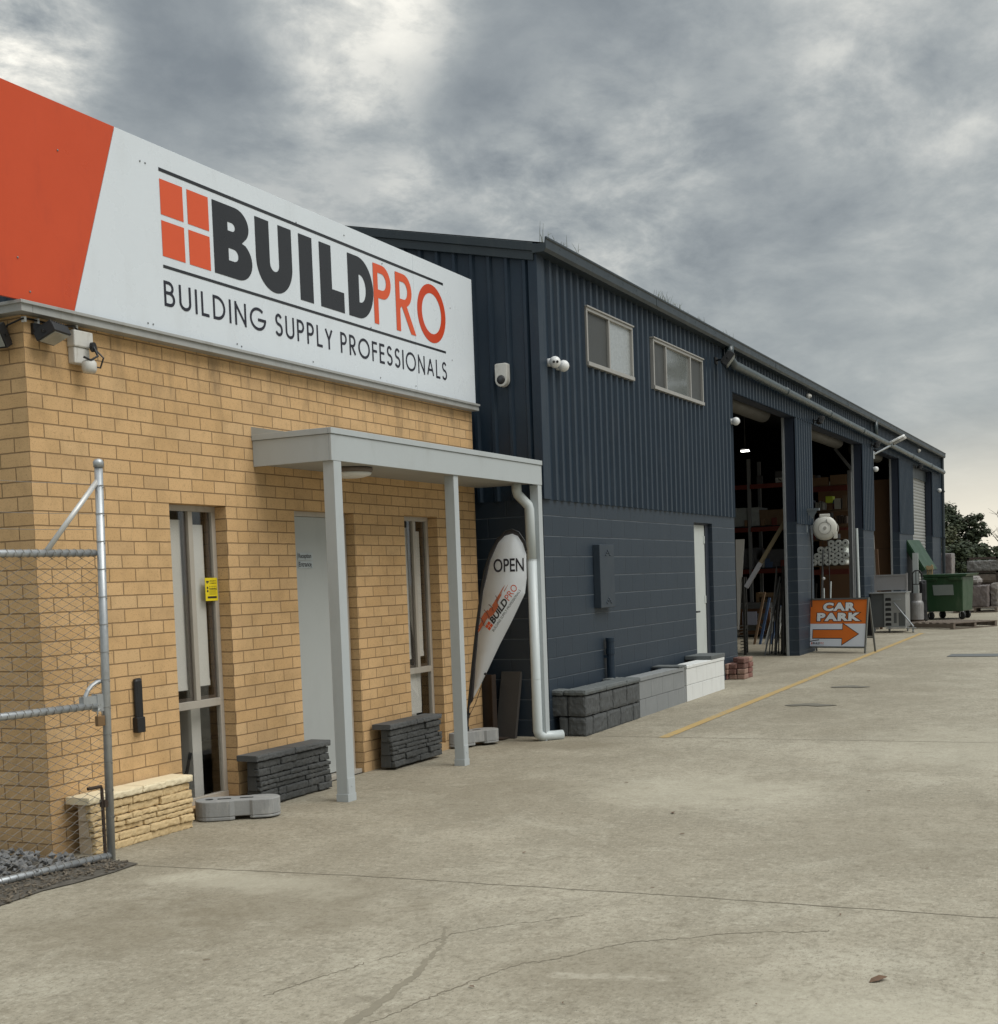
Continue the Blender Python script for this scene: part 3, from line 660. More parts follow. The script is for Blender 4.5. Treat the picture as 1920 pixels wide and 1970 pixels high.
# ------------------------------------------------------------------ big fascia sign
S0 = .05
t = thing('billboard_sign', 'long orange and white BUILDPRO fascia sign over the brick office', 'sign', (.05, 2.4, 3.257))
ZT = lambda y: 4.489 - (y+.1)*.0075
ZB = lambda y: 3.262 - y*.001
frS = lambda d=0.0: ((S0+d, 0, 0), (0, 1, 0), (0, 0, 1), (1, 0, 0))
YB = 4.528
mb = MB(); mb.prism([(.37, ZB(.37)), (YB, ZB(YB)), (YB, ZT(YB)), (.803, ZT(.803))], frS(), -.02, 0).prism([(YB+.001, ZB(YB)), (5.655, ZB(5.66)), (5.655, ZT(5.66)), (YB+.001, ZT(YB))], frS(), -.02, .001)
part(mb, 'white_panel', SIGNW, t, bevel=.0008)
mb = MB(); mb.prism([(-.95, ZB(-.95)), (.366, ZB(.37)), (.799, ZT(.8)), (-.95, ZT(-.95))], frS(), -.02, 0); part(mb, 'orange_panel', SIGNO, t, bevel=.0008)
mb = MB(); mb.box(-.015, .028, -.9, 5.62, 3.28, 3.33).box(-.015, .028, -.9, 5.62, 4.30, 4.35)
for y in (.15, 1.9, 3.7, 5.5): mb.box(-.06, -.016, y, y+.05, 3.25, 4.40).bar((-.04, y+.025, 4.3), (-.9, y+.025, 3.26), .04, .04)
part(mb, 'support_frame', GALV, t)
lw = .022
mb = MB(); mb.flat(([(1.197, 4.338), (5.078, 4.306), (5.078, 4.283), (1.197, 4.315)], [(3, 2, 1, 0)]), frS(.002)).flat(([(1.197, 3.708), (5.086, 3.685), (5.086, 3.664), (1.197, 3.688)], [(3, 2, 1, 0)]), frS(.002))
part(mb, 'rule_line', INK, t)
TB = lambda y: -.0062*(y-1.2)               # lettering falls a little to the right, as measured
sk = lambda vf: ([(x, y+TB(x)) for x, y in vf[0]], vf[1])
mb = MB()
for a, b in ((1.199, 1.427), (1.471, 1.695)):
    for c, d in ((4.035, 4.266), (3.765, 3.997)): mb.flat(sk(rect(a, c, b, d)), frS(.002))
part(mb, 'logo_square', LOGOO, t)
BT, BBm = 4.266, 3.764
Bo = [(1.737, BBm)] + [(2.00, BBm)] + arc(2.005, 3.905, .168, .141, -90, 55, 14) + [(2.060, 4.030)] + arc(1.99, 4.145, .155, .121, -35, 90, 14) + [(1.737, BT)]
Bc1 = [(1.902, 4.090), (1.950, 4.090)] + arc(1.950, 4.120, .036, .030, -90, 90, 8) + [(1.902, 4.150)]
Bc2 = [(1.902, 3.882), (1.962, 3.882)] + arc(1.962, 3.925, .050, .043, -90, 90, 8) + [(1.902, 3.968)]
Uo = [(2.222, BT), (2.222, 3.96)] + arc(2.448, 3.975, .226, .222, 180, 360, 22) + [(2.674, 3.96), (2.674, BT), (2.505, BT), (2.505, 3.97)] + arc(2.448, 3.965, .057, .056, 0, -180, 12) + [(2.391, 3.97), (2.391, BT)]
Do = [(3.452, BBm), (3.60, BBm)] + arc(3.600, 4.015, .238, .251, -90, 90, 22) + [(3.452, BT)]
Dc = [(3.617, 3.895), (3.632, 3.895)] + arc(3.632, 4.008, .088, .113, -90, 90, 14) + [(3.617, 4.121)]
Lo = [(3.047, BBm), (3.387, BBm), (3.387, 3.926), (3.213, 3.926), (3.213, BT), (3.047, BT)]
mb = MB()
for lp in ([Bo, Bc1, Bc2], [Uo], [Do, Dc], [Lo], [[(2.769, BBm), (2.948, BBm), (2.948, BT), (2.769, BT)]]): mb.flat(sk(fill(lp)), frS(.002))
part(mb, 'bold_lettering', INK, t)
Po = [(3.843, BBm), (3.915, BBm), (3.915, 3.985), (3.972, 3.985)] + arc(3.985, 4.126, .142, .141, -90, 90, 14) + [(3.843, BT)]
Pc = [(3.915, 4.056), (3.975, 4.056)] + arc(3.980, 4.126, .070, .070, -90, 90, 10) + [(3.915, 4.196)]
Ro = [(4.205, BBm), (4.277, BBm), (4.277, 3.960), (4.305, 3.985), (4.455, BBm), (4.542, BBm), (4.392, 3.992)] + arc(4.345, 4.126, .139, .140, -68, 90, 14) + [(4.205, BT)]
Rc = [(4.277, 4.046), (4.335, 4.046)] + arc(4.340, 4.121, .069, .075, -90, 90, 10) + [(4.277, 4.196)]
Oo = arc(4.838, 4.011, .262, .262, 0, 359, 40); Oc = arc(4.838, 4.011, .178, .182, 0, 359, 40)
mb = MB()
for lp in ([Po, Pc], [Ro, Rc]): mb.flat(sk(fill(lp)), frS(.003))
part(mb, 'thin_lettering', LOGOO, t)
mb = MB(); mb.flat(sk(fill([Oo, Oc])), frS(.003)); part(mb, 'thin_lettering', M('logo_red_orange', (.55, .055, .012), .35, 0, .04, 3), t)
k = 0
for wd, a, b in (('BUILDING', 1.192, 2.308), ('SUPPLY', 2.42, 3.192), ('PROFESSIONALS', 3.303, 5.090)):
    mb = MB()
    for vf in stroke_word(wd, a, 3.440, b, .166, .021, .20):
        mb.flat(sk(vf), frS(.002+.00025*(k % 5))); k += 1
    part(mb, 'tagline_lettering', INKB, t)
mb = MB()
for (y, z) in [(.30, 4.2), (-.06, 3.5), (.02, 3.32), (1.02, 4.33), (1.07, 4.33), (1.02, 3.30), (1.07, 3.30), (1.95, 3.30), (2.0, 3.29), (1.98, 4.33), (2.75, 4.33), (2.9, 3.30), (3.9, 3.3), (4.0, 4.27), (4.5, 3.30), (5.2, 4.1), (5.2, 3.62), (3.78, 3.70), (3.42, 4.38)]:
    mb = MB(); mb.lathe([(.006, 0), (.006, .003), (.003, .005)], (S0+.0012, y, z), (1, 0, 0), 8)
    part(mb, 'rivet', M('rivet_grey', (.2, .21, .22), .5, .3), t)

# ------------------------------------------------------------------ entrance canopy
can = thing('entrance_canopy', 'grey flat roofed canopy on square posts over the office door', 'canopy', (.34, 3.9, 0))
CY0, CY1, CX = 2.14, 5.745, .682
mb = MB(); mb.box(CX-.02, CX, CY0, CY1, 2.445, 2.632).box(.002, CX-.021, CY0, CY0+.02, 2.445, 2.632)
part(mb, 'fascia', GREYP, can, bevel=.002)
mb = MB(); mb.box(CX-.018, CX+.010, CY0-.010, CY1, 2.634, 2.676).box(.002, CX-.019, CY0-.010, CY0+.018, 2.634, 2.676); mb.face([(.002, CY0-.01, 2.676), (.30, CY0-.01, 2.676), (.002, CY0-.008, 2.735)])
part(mb, 'roof_capping', GREYP, can, bevel=.002)
mb = MB(); mb.box(.002, CX-.022, CY0+.022, CY1-.002, 2.462, 2.474).box(.002, CX-.022, CY0+.022, CY1-.002, 2.62, 2.655); part(mb, 'soffit', M('soffit_grey', (.36, .36, .34), .6, 0, .06, 3), can)
def post(x0, x1, y0, y1, top):
    mb = MB(); mb.box(x0, x1, y0, y1, .0, top); p = part(mb, 'post', GREYP, can, bevel=.003)
    mb = MB(); mb.box(x1-.002, x1+.004, y0+.004, y1-.004, .03, .17).box(x0-.004, x1+.005, y0-.005, y1+.005, .0, .055).lathe([(.006, 0), (.006, .004)], (x1+.004, (y0+y1)/2, .11), (1, 0, 0), 8)
    part(mb, 'post_bracket', GREYP, p, bevel=.001)
post(.588, .680, 2.165, 2.265, 2.444); post(.578, .668, 3.985, 4.065, 2.444)
mb = MB(); mb.box(.592, .678, 5.655, 5.742, 0, 2.444); part(mb, 'post', GREYP, can, bevel=.003)
# (post tops sit inside the fascia line; the two free posts stand about 60 cm out from the wall)
mb = MB(); pts = [(.50, 5.56, 2.46), (.50, 5.56, 2.39), (.505, 5.57, 2.36), (.595, 5.61, 2.25), (.60, 5.615, 2.22), (.605, 5.62, 1.72)]
mb.tube(pts, .0465, 16).tube([(.605, 5.62, 1.74), (.605, 5.62, .10), (.612, 5.632, .065), (.632, 5.66, .046), (.67, 5.71, .044), (.77, 5.83, .044)], .047, 16)
mb.tube([(.605, 5.62, 1.735), (.605, 5.62, 1.739)], .0485, 16).tube([(.605, 5.62, .60), (.605, 5.62, .604)], .0485, 16)
part(mb, 'downpipe', PVC, can, smooth=True)
t = thing('ceiling_light', 'round white oyster light under the entrance canopy', 'light', (.33, 2.93, 2.42))
mb = MB(); mb.lathe([(.17, .035), (.175, .02), (.165, .0)], (.33, 2.93, 2.423), n=28); part(mb, 'base', M('light_base', (.16, .13, .11), .6), t, smooth=True)
mb = MB(); mb.lathe([(.165, .0), (.155, -.018), (.10, -.034), (.0, -.038)], (.33, 2.93, 2.422), n=28); part(mb, 'diffuser', WHITE, t, smooth=True)
t.location = (.33, 2.93, 2.42)

# ------------------------------------------------------------------ warehouse
wh = thing('warehouse', 'long navy blue steel and block warehouse with open roller door bays', 'building', (.6, 5.93, 0))
X = .60; GY = 5.93; YE = 33.69; XB = -12.6
OPEN = [(12.545, 16.275), (17.462, 22.10), (23.272, 26.605), (28.645, 32.005)]
HEAD = 4.10; DADO = 2.36
SD = (10.667, 11.468, .0, 2.215)
mb = MB()
# block dado: front
segs = [(GY, 12.545), (16.275, 17.462), (22.10, 23.272), (26.605, 28.645), (32.005, YE)]
wall_x(mb, X, X-.19, GY, 12.545, -.1, DADO, [SD])
for a, b in segs[1:]: mb.box(X-.19, X, a, b, -.1, DADO)
mb.box(XB, X-.0, GY-.0, GY+.19, -.1, DADO) if False else None
mb.face([(XB, GY, -.1), (X, GY, -.1), (X, GY, DADO), (XB, GY, DADO)])
mb.box(XB, X-.19, YE-.19, YE, -.1, DADO).box(XB, XB+.19, GY, YE, -.1, DADO)
part(mb, 'block_wall', BLOCK, wh)
# cladding
def ribs(y0, y1, pitch=.175, off=0.0, d=.028):     # trapezoid profile: list of (y, depth)
    res = []; y = y0
    while y < y1-1e-6:
        for f, h in ((0, 0), (.12, d), (.38, d), (.50, 0)):
            yy = y+f*pitch
            if yy < y1: res.append((yy, h))
        y += pitch
    res.append((y1, 0)); return res
WIN1 = (7.097, 8.476, 3.758, 4.360); WIN2 = (9.163, 11.109, 3.752, 4.346)
def clad(mb, y0, y1, z0, z1, x, holes=()):
    pr = ribs(y0, y1)
    for (a, ha), (b, hb) in zip(pr[:-1], pr[1:]):
        m = (a+b)/2; zz = [(z0, z1)]
        for h in holes:
            if h[0] < m < h[1]: zz = [(z0, h[2]), (h[3], z1)]
        for c, d in zz: mb.face([(x+ha, a, c), (x+hb, b, c), (x+hb, b, d), (x+ha, a, d)])
TOPZ = 4.74
mb = MB(); clad(mb, GY+.075, 12.545, DADO-.035, TOPZ, X+.004, [WIN1, WIN2])
for a, b in segs[1:]: clad(mb, a, b, DADO-.035, HEAD, X+.004)
clad(mb, 12.545, YE, HEAD, TOPZ, X+.004)
part(mb, 'cladding', NAVY, wh)
mb = MB()   # gable end, ribs along x
x = X-.07; d = .03; zroof = lambda x: 4.74+(.6-x)*.222
prof = [(X, 0.0)]
while x > XB:
    for f, h in ((0, 0), (.10, d), (.26, d), (.36, 0)): prof.append((x-f*.19, h))
    x -= .19
prof.append((XB, 0))
for (a, ha), (b, hb) in zip(prof[:-1], prof[1:]):
    za, zb = [4.74+min(.6-q, q-XB)*.222 for q in (a, b)]
    mb.face([(b, GY-.004-hb, DADO-.03), (a, GY-.004-ha, DADO-.03), (a, GY-.004-ha, za), (b, GY-.004-hb, zb)])
part(mb, 'gable_cladding', NAVY, wh)
mb = MB(); mb.box(X-.055, X+.038, GY-.040, GY+.085, DADO-.035, 4.76); part(mb, 'corner_flashing', NAVY, wh, bevel=.004)
mb = MB(); mb.box(X-.002, X+.036, YE-.09, YE+.035, DADO, 4.70)
part(mb, 'corner_flashing', NAVY, wh, bevel=.004)
mb = MB(); mb.box(X-.19, X-.02, 12.545, YE, HEAD, TOPZ)      # head wall behind the cladding over the bays
for a, b in segs: mb.box(X-.17, X-.02, max(a, GY+.03), b, DADO+.0, HEAD)
part(mb, 'wall_lining', M('navy_reveal', (.012, .019, .036), .5, 0, .15, 3), wh)
rx = (X+XB)/2; rz = 4.78+(X-rx)*.222
mb = MB(); mb.face([(.74, GY-.03, 4.75), (.74, YE+.03, 4.68), (rx, YE+.03, rz), (rx, GY-.03, rz)]); mb.face([(rx, GY-.03, rz), (rx, YE+.03, rz), (XB-.1, YE+.03, 4.75), (XB-.1, GY-.03, 4.75)])
part(mb, 'roof', ROOF, wh)
mb = MB(); mb.face([(XB+.1, GY+.2, 4.2), (XB+.1, YE, 4.2), (X-.2, YE, 4.2), (X-.2, GY+.2, 4.2)]) if False else None
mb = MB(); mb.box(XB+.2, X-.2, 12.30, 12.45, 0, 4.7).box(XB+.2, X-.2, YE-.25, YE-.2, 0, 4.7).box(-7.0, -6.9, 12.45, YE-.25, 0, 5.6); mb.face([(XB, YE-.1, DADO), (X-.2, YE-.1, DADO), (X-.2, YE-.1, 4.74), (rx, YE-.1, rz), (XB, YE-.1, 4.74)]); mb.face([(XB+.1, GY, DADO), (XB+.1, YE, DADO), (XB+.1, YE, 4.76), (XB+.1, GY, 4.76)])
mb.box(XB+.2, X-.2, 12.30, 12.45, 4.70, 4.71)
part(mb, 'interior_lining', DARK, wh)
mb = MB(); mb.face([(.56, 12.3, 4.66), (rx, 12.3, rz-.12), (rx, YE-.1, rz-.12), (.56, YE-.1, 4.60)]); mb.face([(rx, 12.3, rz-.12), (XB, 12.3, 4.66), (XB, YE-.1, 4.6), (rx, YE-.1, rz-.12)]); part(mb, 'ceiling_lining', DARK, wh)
mb = MB(); mb.face([(XB, YE-.02, DADO), (X, YE-.02, DADO), (X, YE-.02, 4.70), (rx, YE-.02, rz-.07), (XB, YE-.02, 4.70)]); part(mb, 'gable_cladding', NAVY, wh)
# barge boards on the gable, two steps
mb = MB()
def barge(zo0, zo1, y0, y1):
    for sgn, xa, xb in ((1, X+.012, rx), (-1, rx, XB-.1)):
        za, zb = (4.765+(X-xa)*.222, 4.765+(X-xb)*.222) if sgn == 1 else (4.765+(X-rx)*.222, 4.765)
        q = [(xa, za+zo0), (xa, za+zo1), (xb, zb+zo1), (xb, zb+zo0)]
        mb.prism([(x, z) for x, z in q], ((0, 0, 0), (1, 0, 0), (0, 0, 1), (0, -1, 0)), -y1, -y0)
barge(-.080, .0, GY-.075, GY-.030); barge(-.165, -.080, GY-.058, GY-.030)
part(mb, 'barge_board', NAVYD, wh, bevel=.003)
def prism_y(mb, q, y0, y1, dz):     # profile in x,z swept along y with a fall of dz
    b = len(mb.v); n = len(q)
    for y, o in ((y0, 0), (y1, dz)):
        for x, z in q: mb.v.append((x, y, z+o))
    mb.f.append(tuple(b+i for i in range(n))); mb.f.append(tuple(b+n+i for i in reversed(range(n))))
    for i in range(n):
        j = (i+1) % n; mb.f.append((b+i, b+n+i, b+n+j, b+j))
mb = MB(); prism_y(mb, [(.612, 4.660), (.735, 4.660), (.757, 4.690), (.757, 4.768), (.768, 4.778), (.768, 4.795), (.750, 4.795), (.742, 4.74), (.612, 4.74)], GY-.078, YE+.04, -.075)
for k in range(64):
    y = GY+.25+k*.43; z = 4.745-.075*(y-GY)/27.8; mb.box(.757, .7585, y, y+.03, z-.012, z+.004)
for k in range(5): y = 9+k*5.5; z = -.075*(y-GY)/27.8; mb.box(.7565, .7605, y, y+.05, 4.688+z, 4.770+z)
part(mb, 'gutter', NAVYD, wh, bevel=.002)
# overflow pipe along the wall
mb = MB(); PZ = lambda y: 4.435-(y-12.4)*.0125
pts = [(.72, 12.10, 4.66), (.72, 12.10, 4.56), (.72, 12.16, 4.48), (.72, 12.32, 4.435)] + [(.72, y, PZ(y)) for y in (12.6, 16, 20, 24, 28, 32, 33.5)]
mb.tube(pts, .062, 12).tube([(.72, 23.05, PZ(23)), (.72, 23.05, 4.68)], .05, 10)
for y in (15.2, 18.4, 21.5, 24.6, 27.8, 30.9): mb.tube([(.72, y, PZ(y)), (.72, y+.10, PZ(y+.1))], .068, 12)
part(mb, 'rainwater_pipe', M('dark_pvc', (.040, .056, .060), .3, 0, .12, 4), wh, smooth=True)
mb = MB(); mb.tube([(.66, YE+.03, 4.6), (.66, YE+.03, .3)], .05, 10).box(.60, .72, YE-.03, YE+.09, 3.62, 3.66).box(.60, .72, YE-.03, YE+.09, 2.3, 2.34); part(mb, 'downpipe', NAVYD, wh, smooth=False)
# windows
def shed_window(h, mulls, kinds):
    y0, y1, z0, z1 = h; x0, x1 = X-.02, X+.046; f = .032
    mb = MB(); mb.box(x0, x1, y0, y1, z1-f, z1).box(x0, x1+.012, y0, y1, z0, z0+f+.01).box(x0, x1, y0, y0+f, z0+f+.01, z1-f).box(x0, x1, y1-f, y1, z0+f+.01, z1-f)
    mb.box(x0, x1+.016, y0-.01, y1+.01, z1+.001, z1+.018)
    for m in mulls: mb.box(x0, x1-.003, m-.016, m+.016, z0+f+.01, z1-f)
    w = part(mb, 'window', M('window_alu', (.36, .352, .330), .45, .2, .08, 6, (.28, .26, .23), .3), wh, bevel=.003)
    e = [y0+f] + [q for m in mulls for q in (m-.016, m+.016)] + [y1-f]
    for i, kd in enumerate(kinds):
        a, b = e[2*i], e[2*i+1]; mb = MB(); mb.box(x0+.03, x0+.036, a, b, z0+f+.01, z1-f)
        if kd == 'screen': part(mb, 'fly_screen', M('fly_screen', (.052, .055, .053), .5, 0, .2, 4, (.1, .1, .1), .3), w)
        elif kd == 'frost': part(mb, 'pane', FROST, w)
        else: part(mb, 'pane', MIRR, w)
    mb = MB(); mb.box(x0-.25, x0-.24, y0, y1, z0, z1); part(mb, 'dark_backing', DARK, w)  # dark sheet added in place of the unlit room behind the panes
def frost_mat(name, c, rough, bump, bs):
    m, b, p = new_mat(name); P = b.pos(); n = b.noise(P, bs, 4, .7)
    b.put(b.mix(n, c, tuple(q*.55 for q in c)), p.inputs['Base Color']); p.inputs['Roughness'].default_value = rough; p.inputs['Specular IOR Level'].default_value = .8; p.inputs['IOR'].default_value = 2.3
    bn = b.n('ShaderNodeBump'); bn.inputs['Strength'].default_value = bump; bn.inputs['Distance'].default_value = .01; b.put(n, bn.inputs['Height']); b.L.new(bn.outputs[0], p.inputs['Normal']); return m
FROST = frost_mat('obscure_glass', (.40, .43, .43), .14, .55, 24); MIRR = frost_mat('reflecting_glass', (.20, .215, .21), .05, .02, 3)  # opaque grey bases stand in for sky reflected in the panes
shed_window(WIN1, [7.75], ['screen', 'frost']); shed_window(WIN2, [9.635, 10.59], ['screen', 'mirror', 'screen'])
# side door
mb = MB(); mb.box(X-.12, X-.07, SD[0]+.012, 11.325, .05, SD[3]-.025); d = part(mb, 'side_door', SDOOR, wh, bevel=.002)
mb = MB(); mb.tube([(X-.07, 10.76, 1.05), (X-.02, 10.76, 1.05), (X-.02, 10.88, 1.05)], .012, 8).box(X-.07, X-.06, 10.73, 10.79, .98, 1.12); part(mb, 'handle', BLACK, d)
mb = MB(); mb.box(X-.15, X-.055, 11.328, SD[1]-.002, .05, SD[3]-.002).box(X-.15, X-.055, SD[0]+.001, 11.327, SD[3]-.022, SD[3]-.002); part(mb, 'door_jamb', M('jamb_navy', (.02, .026, .038), .5), d)
for z in (.35, 1.15, 1.95): mb = MB(); mb.box(X-.07, X-.062, 11.27, 11.323, z, z+.10); part(mb, 'hinge', SDOOR, d)
# roller shutter in the last bay and the rolled drums of the open ones
mb = MB(); y0, y1 = OPEN[3]; z = G(30)
while z < HEAD-.28:
    b0 = len(mb.v)
    for dz, dx in ((0, 0), (.012, .014), (.045, .020), (.070, .012), (.085, 0)):
        for y in (y0+.02, y1-.02): mb.v.append((X-.20+dx, y, z+dz))
    for i in range(4): mb.f.append((b0+2*i, b0+2*i+1, b0+2*i+3, b0+2*i+2))
    z += .085
part(mb, 'roller_door', SHUT, wh)
for i, (y0, y1) in enumerate(OPEN[:3]):
    mb = MB(); mb.tube([(.20, y0+.08, HEAD+.03), (.20, y1-.5, HEAD+.03)], .13, 16); part(mb, 'roller_drum', M('drum_beige', (.060, .055, .045), .6, 0, .15, 4), wh, smooth=True)
    mb = MB(); mb.box(.395, .43, y1-.06, y1-.004, G(y1), HEAD); part(mb, 'door_track', GALV, wh)
    mb = MB(); mb.box(.395, .43, y0+.004, y0+.06, G(y0), HEAD); part(mb, 'door_track', GALV, wh)
mb = MB(); mb.box(X-.21, X-.14, 28.70, 31.95, HEAD-.26, HEAD-.005); part(mb, 'shutter_hood', NAVYD, wh)

# wall fittings on the warehouse -----------------------------------------
mb = MB(); mb.box(X, X+.08, 7.171, 7.585, 1.222, 1.895)
t = thing('meter_box', 'navy painted meter cabinet on the block wall', 'cabinet', (X, 7.38, 1.222)); part(mb, 'cabinet', BLOCK if False else M('navy_box', (.026, .038, .052), .5, 0, .12, 4), t, bevel=.006)
for zc in (1.80, 1.29):
    mb = MB()
    for (dy, dz) in ((-.06, -.015), (-.03, .008), (0, .03), (.03, .008), (.06, -.015)): mb.lathe([(.013, 0), (.013, .005), (.007, .010)], (X+.08, 7.40+dy, zc+dz), (1, 0, 0), 8)
    part(mb, 'vent_dimple', M('navy_box', (.05, .064, .086)), t)
mb = MB(); mb.tube([(.665, 7.43, G(7.6)), (.665, 7.43, .885)], .046, 14).tube([(.665, 7.43, .72), (.665, 7.43, .78)], .053, 14).tube([(.665, 7.43, .855), (.665, 7.43, .895)], .052, 14).box(X, .66, 7.39, 7.47, .68, .71)
single(mb, 'riser_pipe', NAVY, 'short navy capped riser pipe against the block wall', 'pipe', loc=(.665, 7.43, 0), smooth=False)
# alarm siren on the gable
t = thing('alarm_siren', 'white alarm siren box with a black lens on the navy gable wall', 'alarm', (.25, GY, 3.43))
mb = MB(); fr = ((.25, GY-.034, 3.54), (1, 0, 0), (0, 0, 1), (0, -1, 0))
mb.prism([(-.066, .105), (-.066, -.04)] + arc(0, -.045, .066, .066, 180, 360, 12)[1:] + [(.066, .105), (.05, .113), (-.05, .113)], fr, 0, .075); part(mb, 'case', OFFW, t, bevel=.008)
mb = MB(); mb.lathe([(.044, 0), (.044, .004), (.03, .016), (0, .020)], (.25, GY-.109, 3.495), (0, -1, 0), 18); part(mb, 'lens', BLACK, t, smooth=True)
def dome_cam(loc, label, axis=(.8, -.6, -.1)):
    t = thing('security_camera', label, 'camera', loc, 0, 'security cameras along the warehouse')
    l = Vector(loc); a = Vector(axis).normalized()
    mb = MB(); mb.lathe([(.040, -.03), (.040, .006), (.034, .012)], l, (1, 0, 0), 16); part(mb, 'base', WHITE, t, smooth=True)
    c = l+Vector((.048, 0, -.002)); mb = MB()
    mb.lathe([(.058*math.sin(math.radians(q)), -.058*math.cos(math.radians(q))) for q in range(5, 180, 12)], c, a, 18); part(mb, 'ball', WHITE, t, smooth=True)
    mb = MB(); k = a.cross(Vector((0, 0, 1))).normalized()
    for s in (-1, 1): mb.lathe([(.013, 0), (.013, .006)], c+a*.055+k*s*.017, a, 12)
    part(mb, 'lens', BLACK, t)
    return t
dome_cam((X+.03, 6.16, 3.665), 'white twin lens camera left of the pair on the corner, facing the driveway', (.5, -.85, -.1))
dome_cam((X+.03, 6.37, 3.655), 'white ball camera right of the pair on the corner, facing along the wall', (.6, .8, -.2))
dome_cam((X+.03, 12.48, 3.676), 'white ball camera at the edge of the first open bay', (.7, .7, -.3))
dome_cam((X+.03, 23.22, 3.65), 'white ball camera on the pier beside the street light', (.7, .7, -.3))
dome_cam((X+.03, 32.96, 3.64), 'white ball camera at the far end of the warehouse', (.7, .7, -.3))
def flood(loc, aim, label, s=1.0, matb=BLACK, lamp=True, group='floodlights on the walls', arm=(0, 0, 0)):
    t = thing('floodlight', label, 'floodlight', loc, 0, group); l = Vector(loc); a = Vector(aim).normalized()
    u = a.cross(Vector((0, 0, 1))).normalized(); v = u.cross(a)
    c = l+Vector((.16*s, 0, 0))+Vector(arm)
    mb = MB(); mb.obox(c, u, v, a, .11*s, .085*s, .035*s)
    for k in range(-3, 4): mb.obox(c+u*k*.03*s-a*.045*s, u, v, a, .004*s, .075*s, .015*s)
    part(mb, 'lamp_housing', matb, t, bevel=.004)
    mb = MB(); mb.obox(c+a*.037*s, u, v, a, .095*s, .07*s, .003); part(mb, 'lens', M('lamp_lens', (.33, .34, .31), .2), t)
    mb = MB(); mb.box(l.x, l.x+.02, l.y-.05*s, l.y+.05*s, l.z-.04*s, l.z+.04*s).bar(l, c+u*.12*s, .018*s, .018*s).bar(c+u*.12*s, c-u*.12*s, .018*s, .01*s); part(mb, 'bracket', matb, t)
    return t
flood((X+.03, 11.72, 4.42), (.75, .2, -.6), 'black floodlight with side arms under the eave near the right window', 1.15)
flood((X+.03, 17.60, 4.16), (.75, .5, -.4), 'small black floodlight over the second bay', .75)
flood((X+.03, 23.0, 4.14), (.75, .5, -.5), 'small black floodlight under the pipe by the street light', .75)
flood((X+.03, 29.0, 4.05), (.75, .5, -.5), 'small black floodlight at the top of the closed shutter', .75)
flood((.0, .10, 3.12), (.42, .10, -.92), 'black floodlight with spread fins below the brick office capping', .80, arm=(-.03, .03, -.03))
flood((-.14, .0, 3.07), (.1, -.85, -.5), 'black floodlight on the side wall at the brick corner', .8, arm=(-.13, -.09, .0))
# sensor and junction box on the brick wall
t = thing('motion_sensor', 'dirty white sensor and junction box wired below the brick office capping', 'sensor', (.0, .41, 2.93))
mb = MB(); mb.box(.0, .065, .34, .50, 3.055, 3.155).box(.0, .055, .345, .475, 2.955, 3.055); part(mb, 'junction_box', OFFW, t, bevel=.008)
mb = MB(); mb.lathe([(.036, 0), (.045, .02), (.045, .06), (.03, .08)], (.095, .42, 2.90), n=14); part(mb, 'sensor_head', OFFW, t, smooth=True)
mb = MB(); mb.lathe([(.03, 0), (.03, .02)], (.085, .46, 3.06), (1, .3, 0), 12).tube([(.10, .46, 3.06), (.14, .45, 3.0), (.13, .40, 2.97), (.10, .37, 2.99)], .007, 6).tube([(.08, .50, 3.05), (.12, .52, 3.0), (.10, .51, 2.94), (.07, .48, 2.95)], .006, 6).tube([(.03, .42, 3.15), (.05, .36, 3.175), (.03, .22, 3.16), (.02, .05, 3.17), (.02, -.02, 3.165), (-.1, -.02, 3.14), (-.2, -.02, 3.05)], .006, 6)
part(mb, 'cable', BLACK, t)
mb = MB()
for y, z in ((-.01, 3.168), (.09, 3.172), (.40, 3.185)): mb.box(.0, .028, y, y+.014, z-.02, z+.01)
part(mb, 'cable_clip', WHITE, t)
# small bits under the eave
for loc, lb in (((X+.04, 17.1, 4.53), 'small grey sensor above the pipe over the second bay'), ((X+.04, 29.4, 4.49), 'small white sensor above the pipe near the far end')):
    mb = MB(); l = Vector(loc); mb.lathe([(.05, 0), (.05, .03), (.02, .07)], l, (1, 0, 0), 12); single(mb, 'motion_sensor', OFFW, lb, 'sensor', loc=loc)
# street light on an arm
t = thing('street_light', 'grey street lantern on a slanting arm above the third bay', 'light', (X, 23.3, 3.96))
mb = MB(); mb.tube([(X, 23.30, 3.96), (.95, 23.5, 4.15)], .022, 8).box(X-.0, X+.03, 23.2, 23.4, 3.88, 4.04); part(mb, 'arm', GALV, t)
d_ = Vector((.85, .30, .43)).normalized(); sdv = d_.cross(Vector((0, 0, 1))).normalized(); upv = sdv.cross(d_)
c = Vector((.93, 23.5, 4.165)); mb = MB(); top = [(0, .045), (.06, .085), (.20, .12), (.31, .105), (.37, .04)]
mb.prism([(x, -w) for x, w in top]+[(x, w) for x, w in reversed(top)], (c, d_, sdv, -upv), -.065, -.01); part(mb, 'lamp_head', M('lantern_grey', (.70, .70, .68), .4, .0, .06), t, bevel=.02)
mb = MB(); mb.prism([(x+.01, -w*.75) for x, w in top[1:]]+[(x+.01, w*.75) for x, w in reversed(top[1:])], (c, d_, sdv, -upv), -.009, .045); part(mb, 'diffuser', M('lantern_glass', (.34, .33, .30), .3), t, bevel=.015)
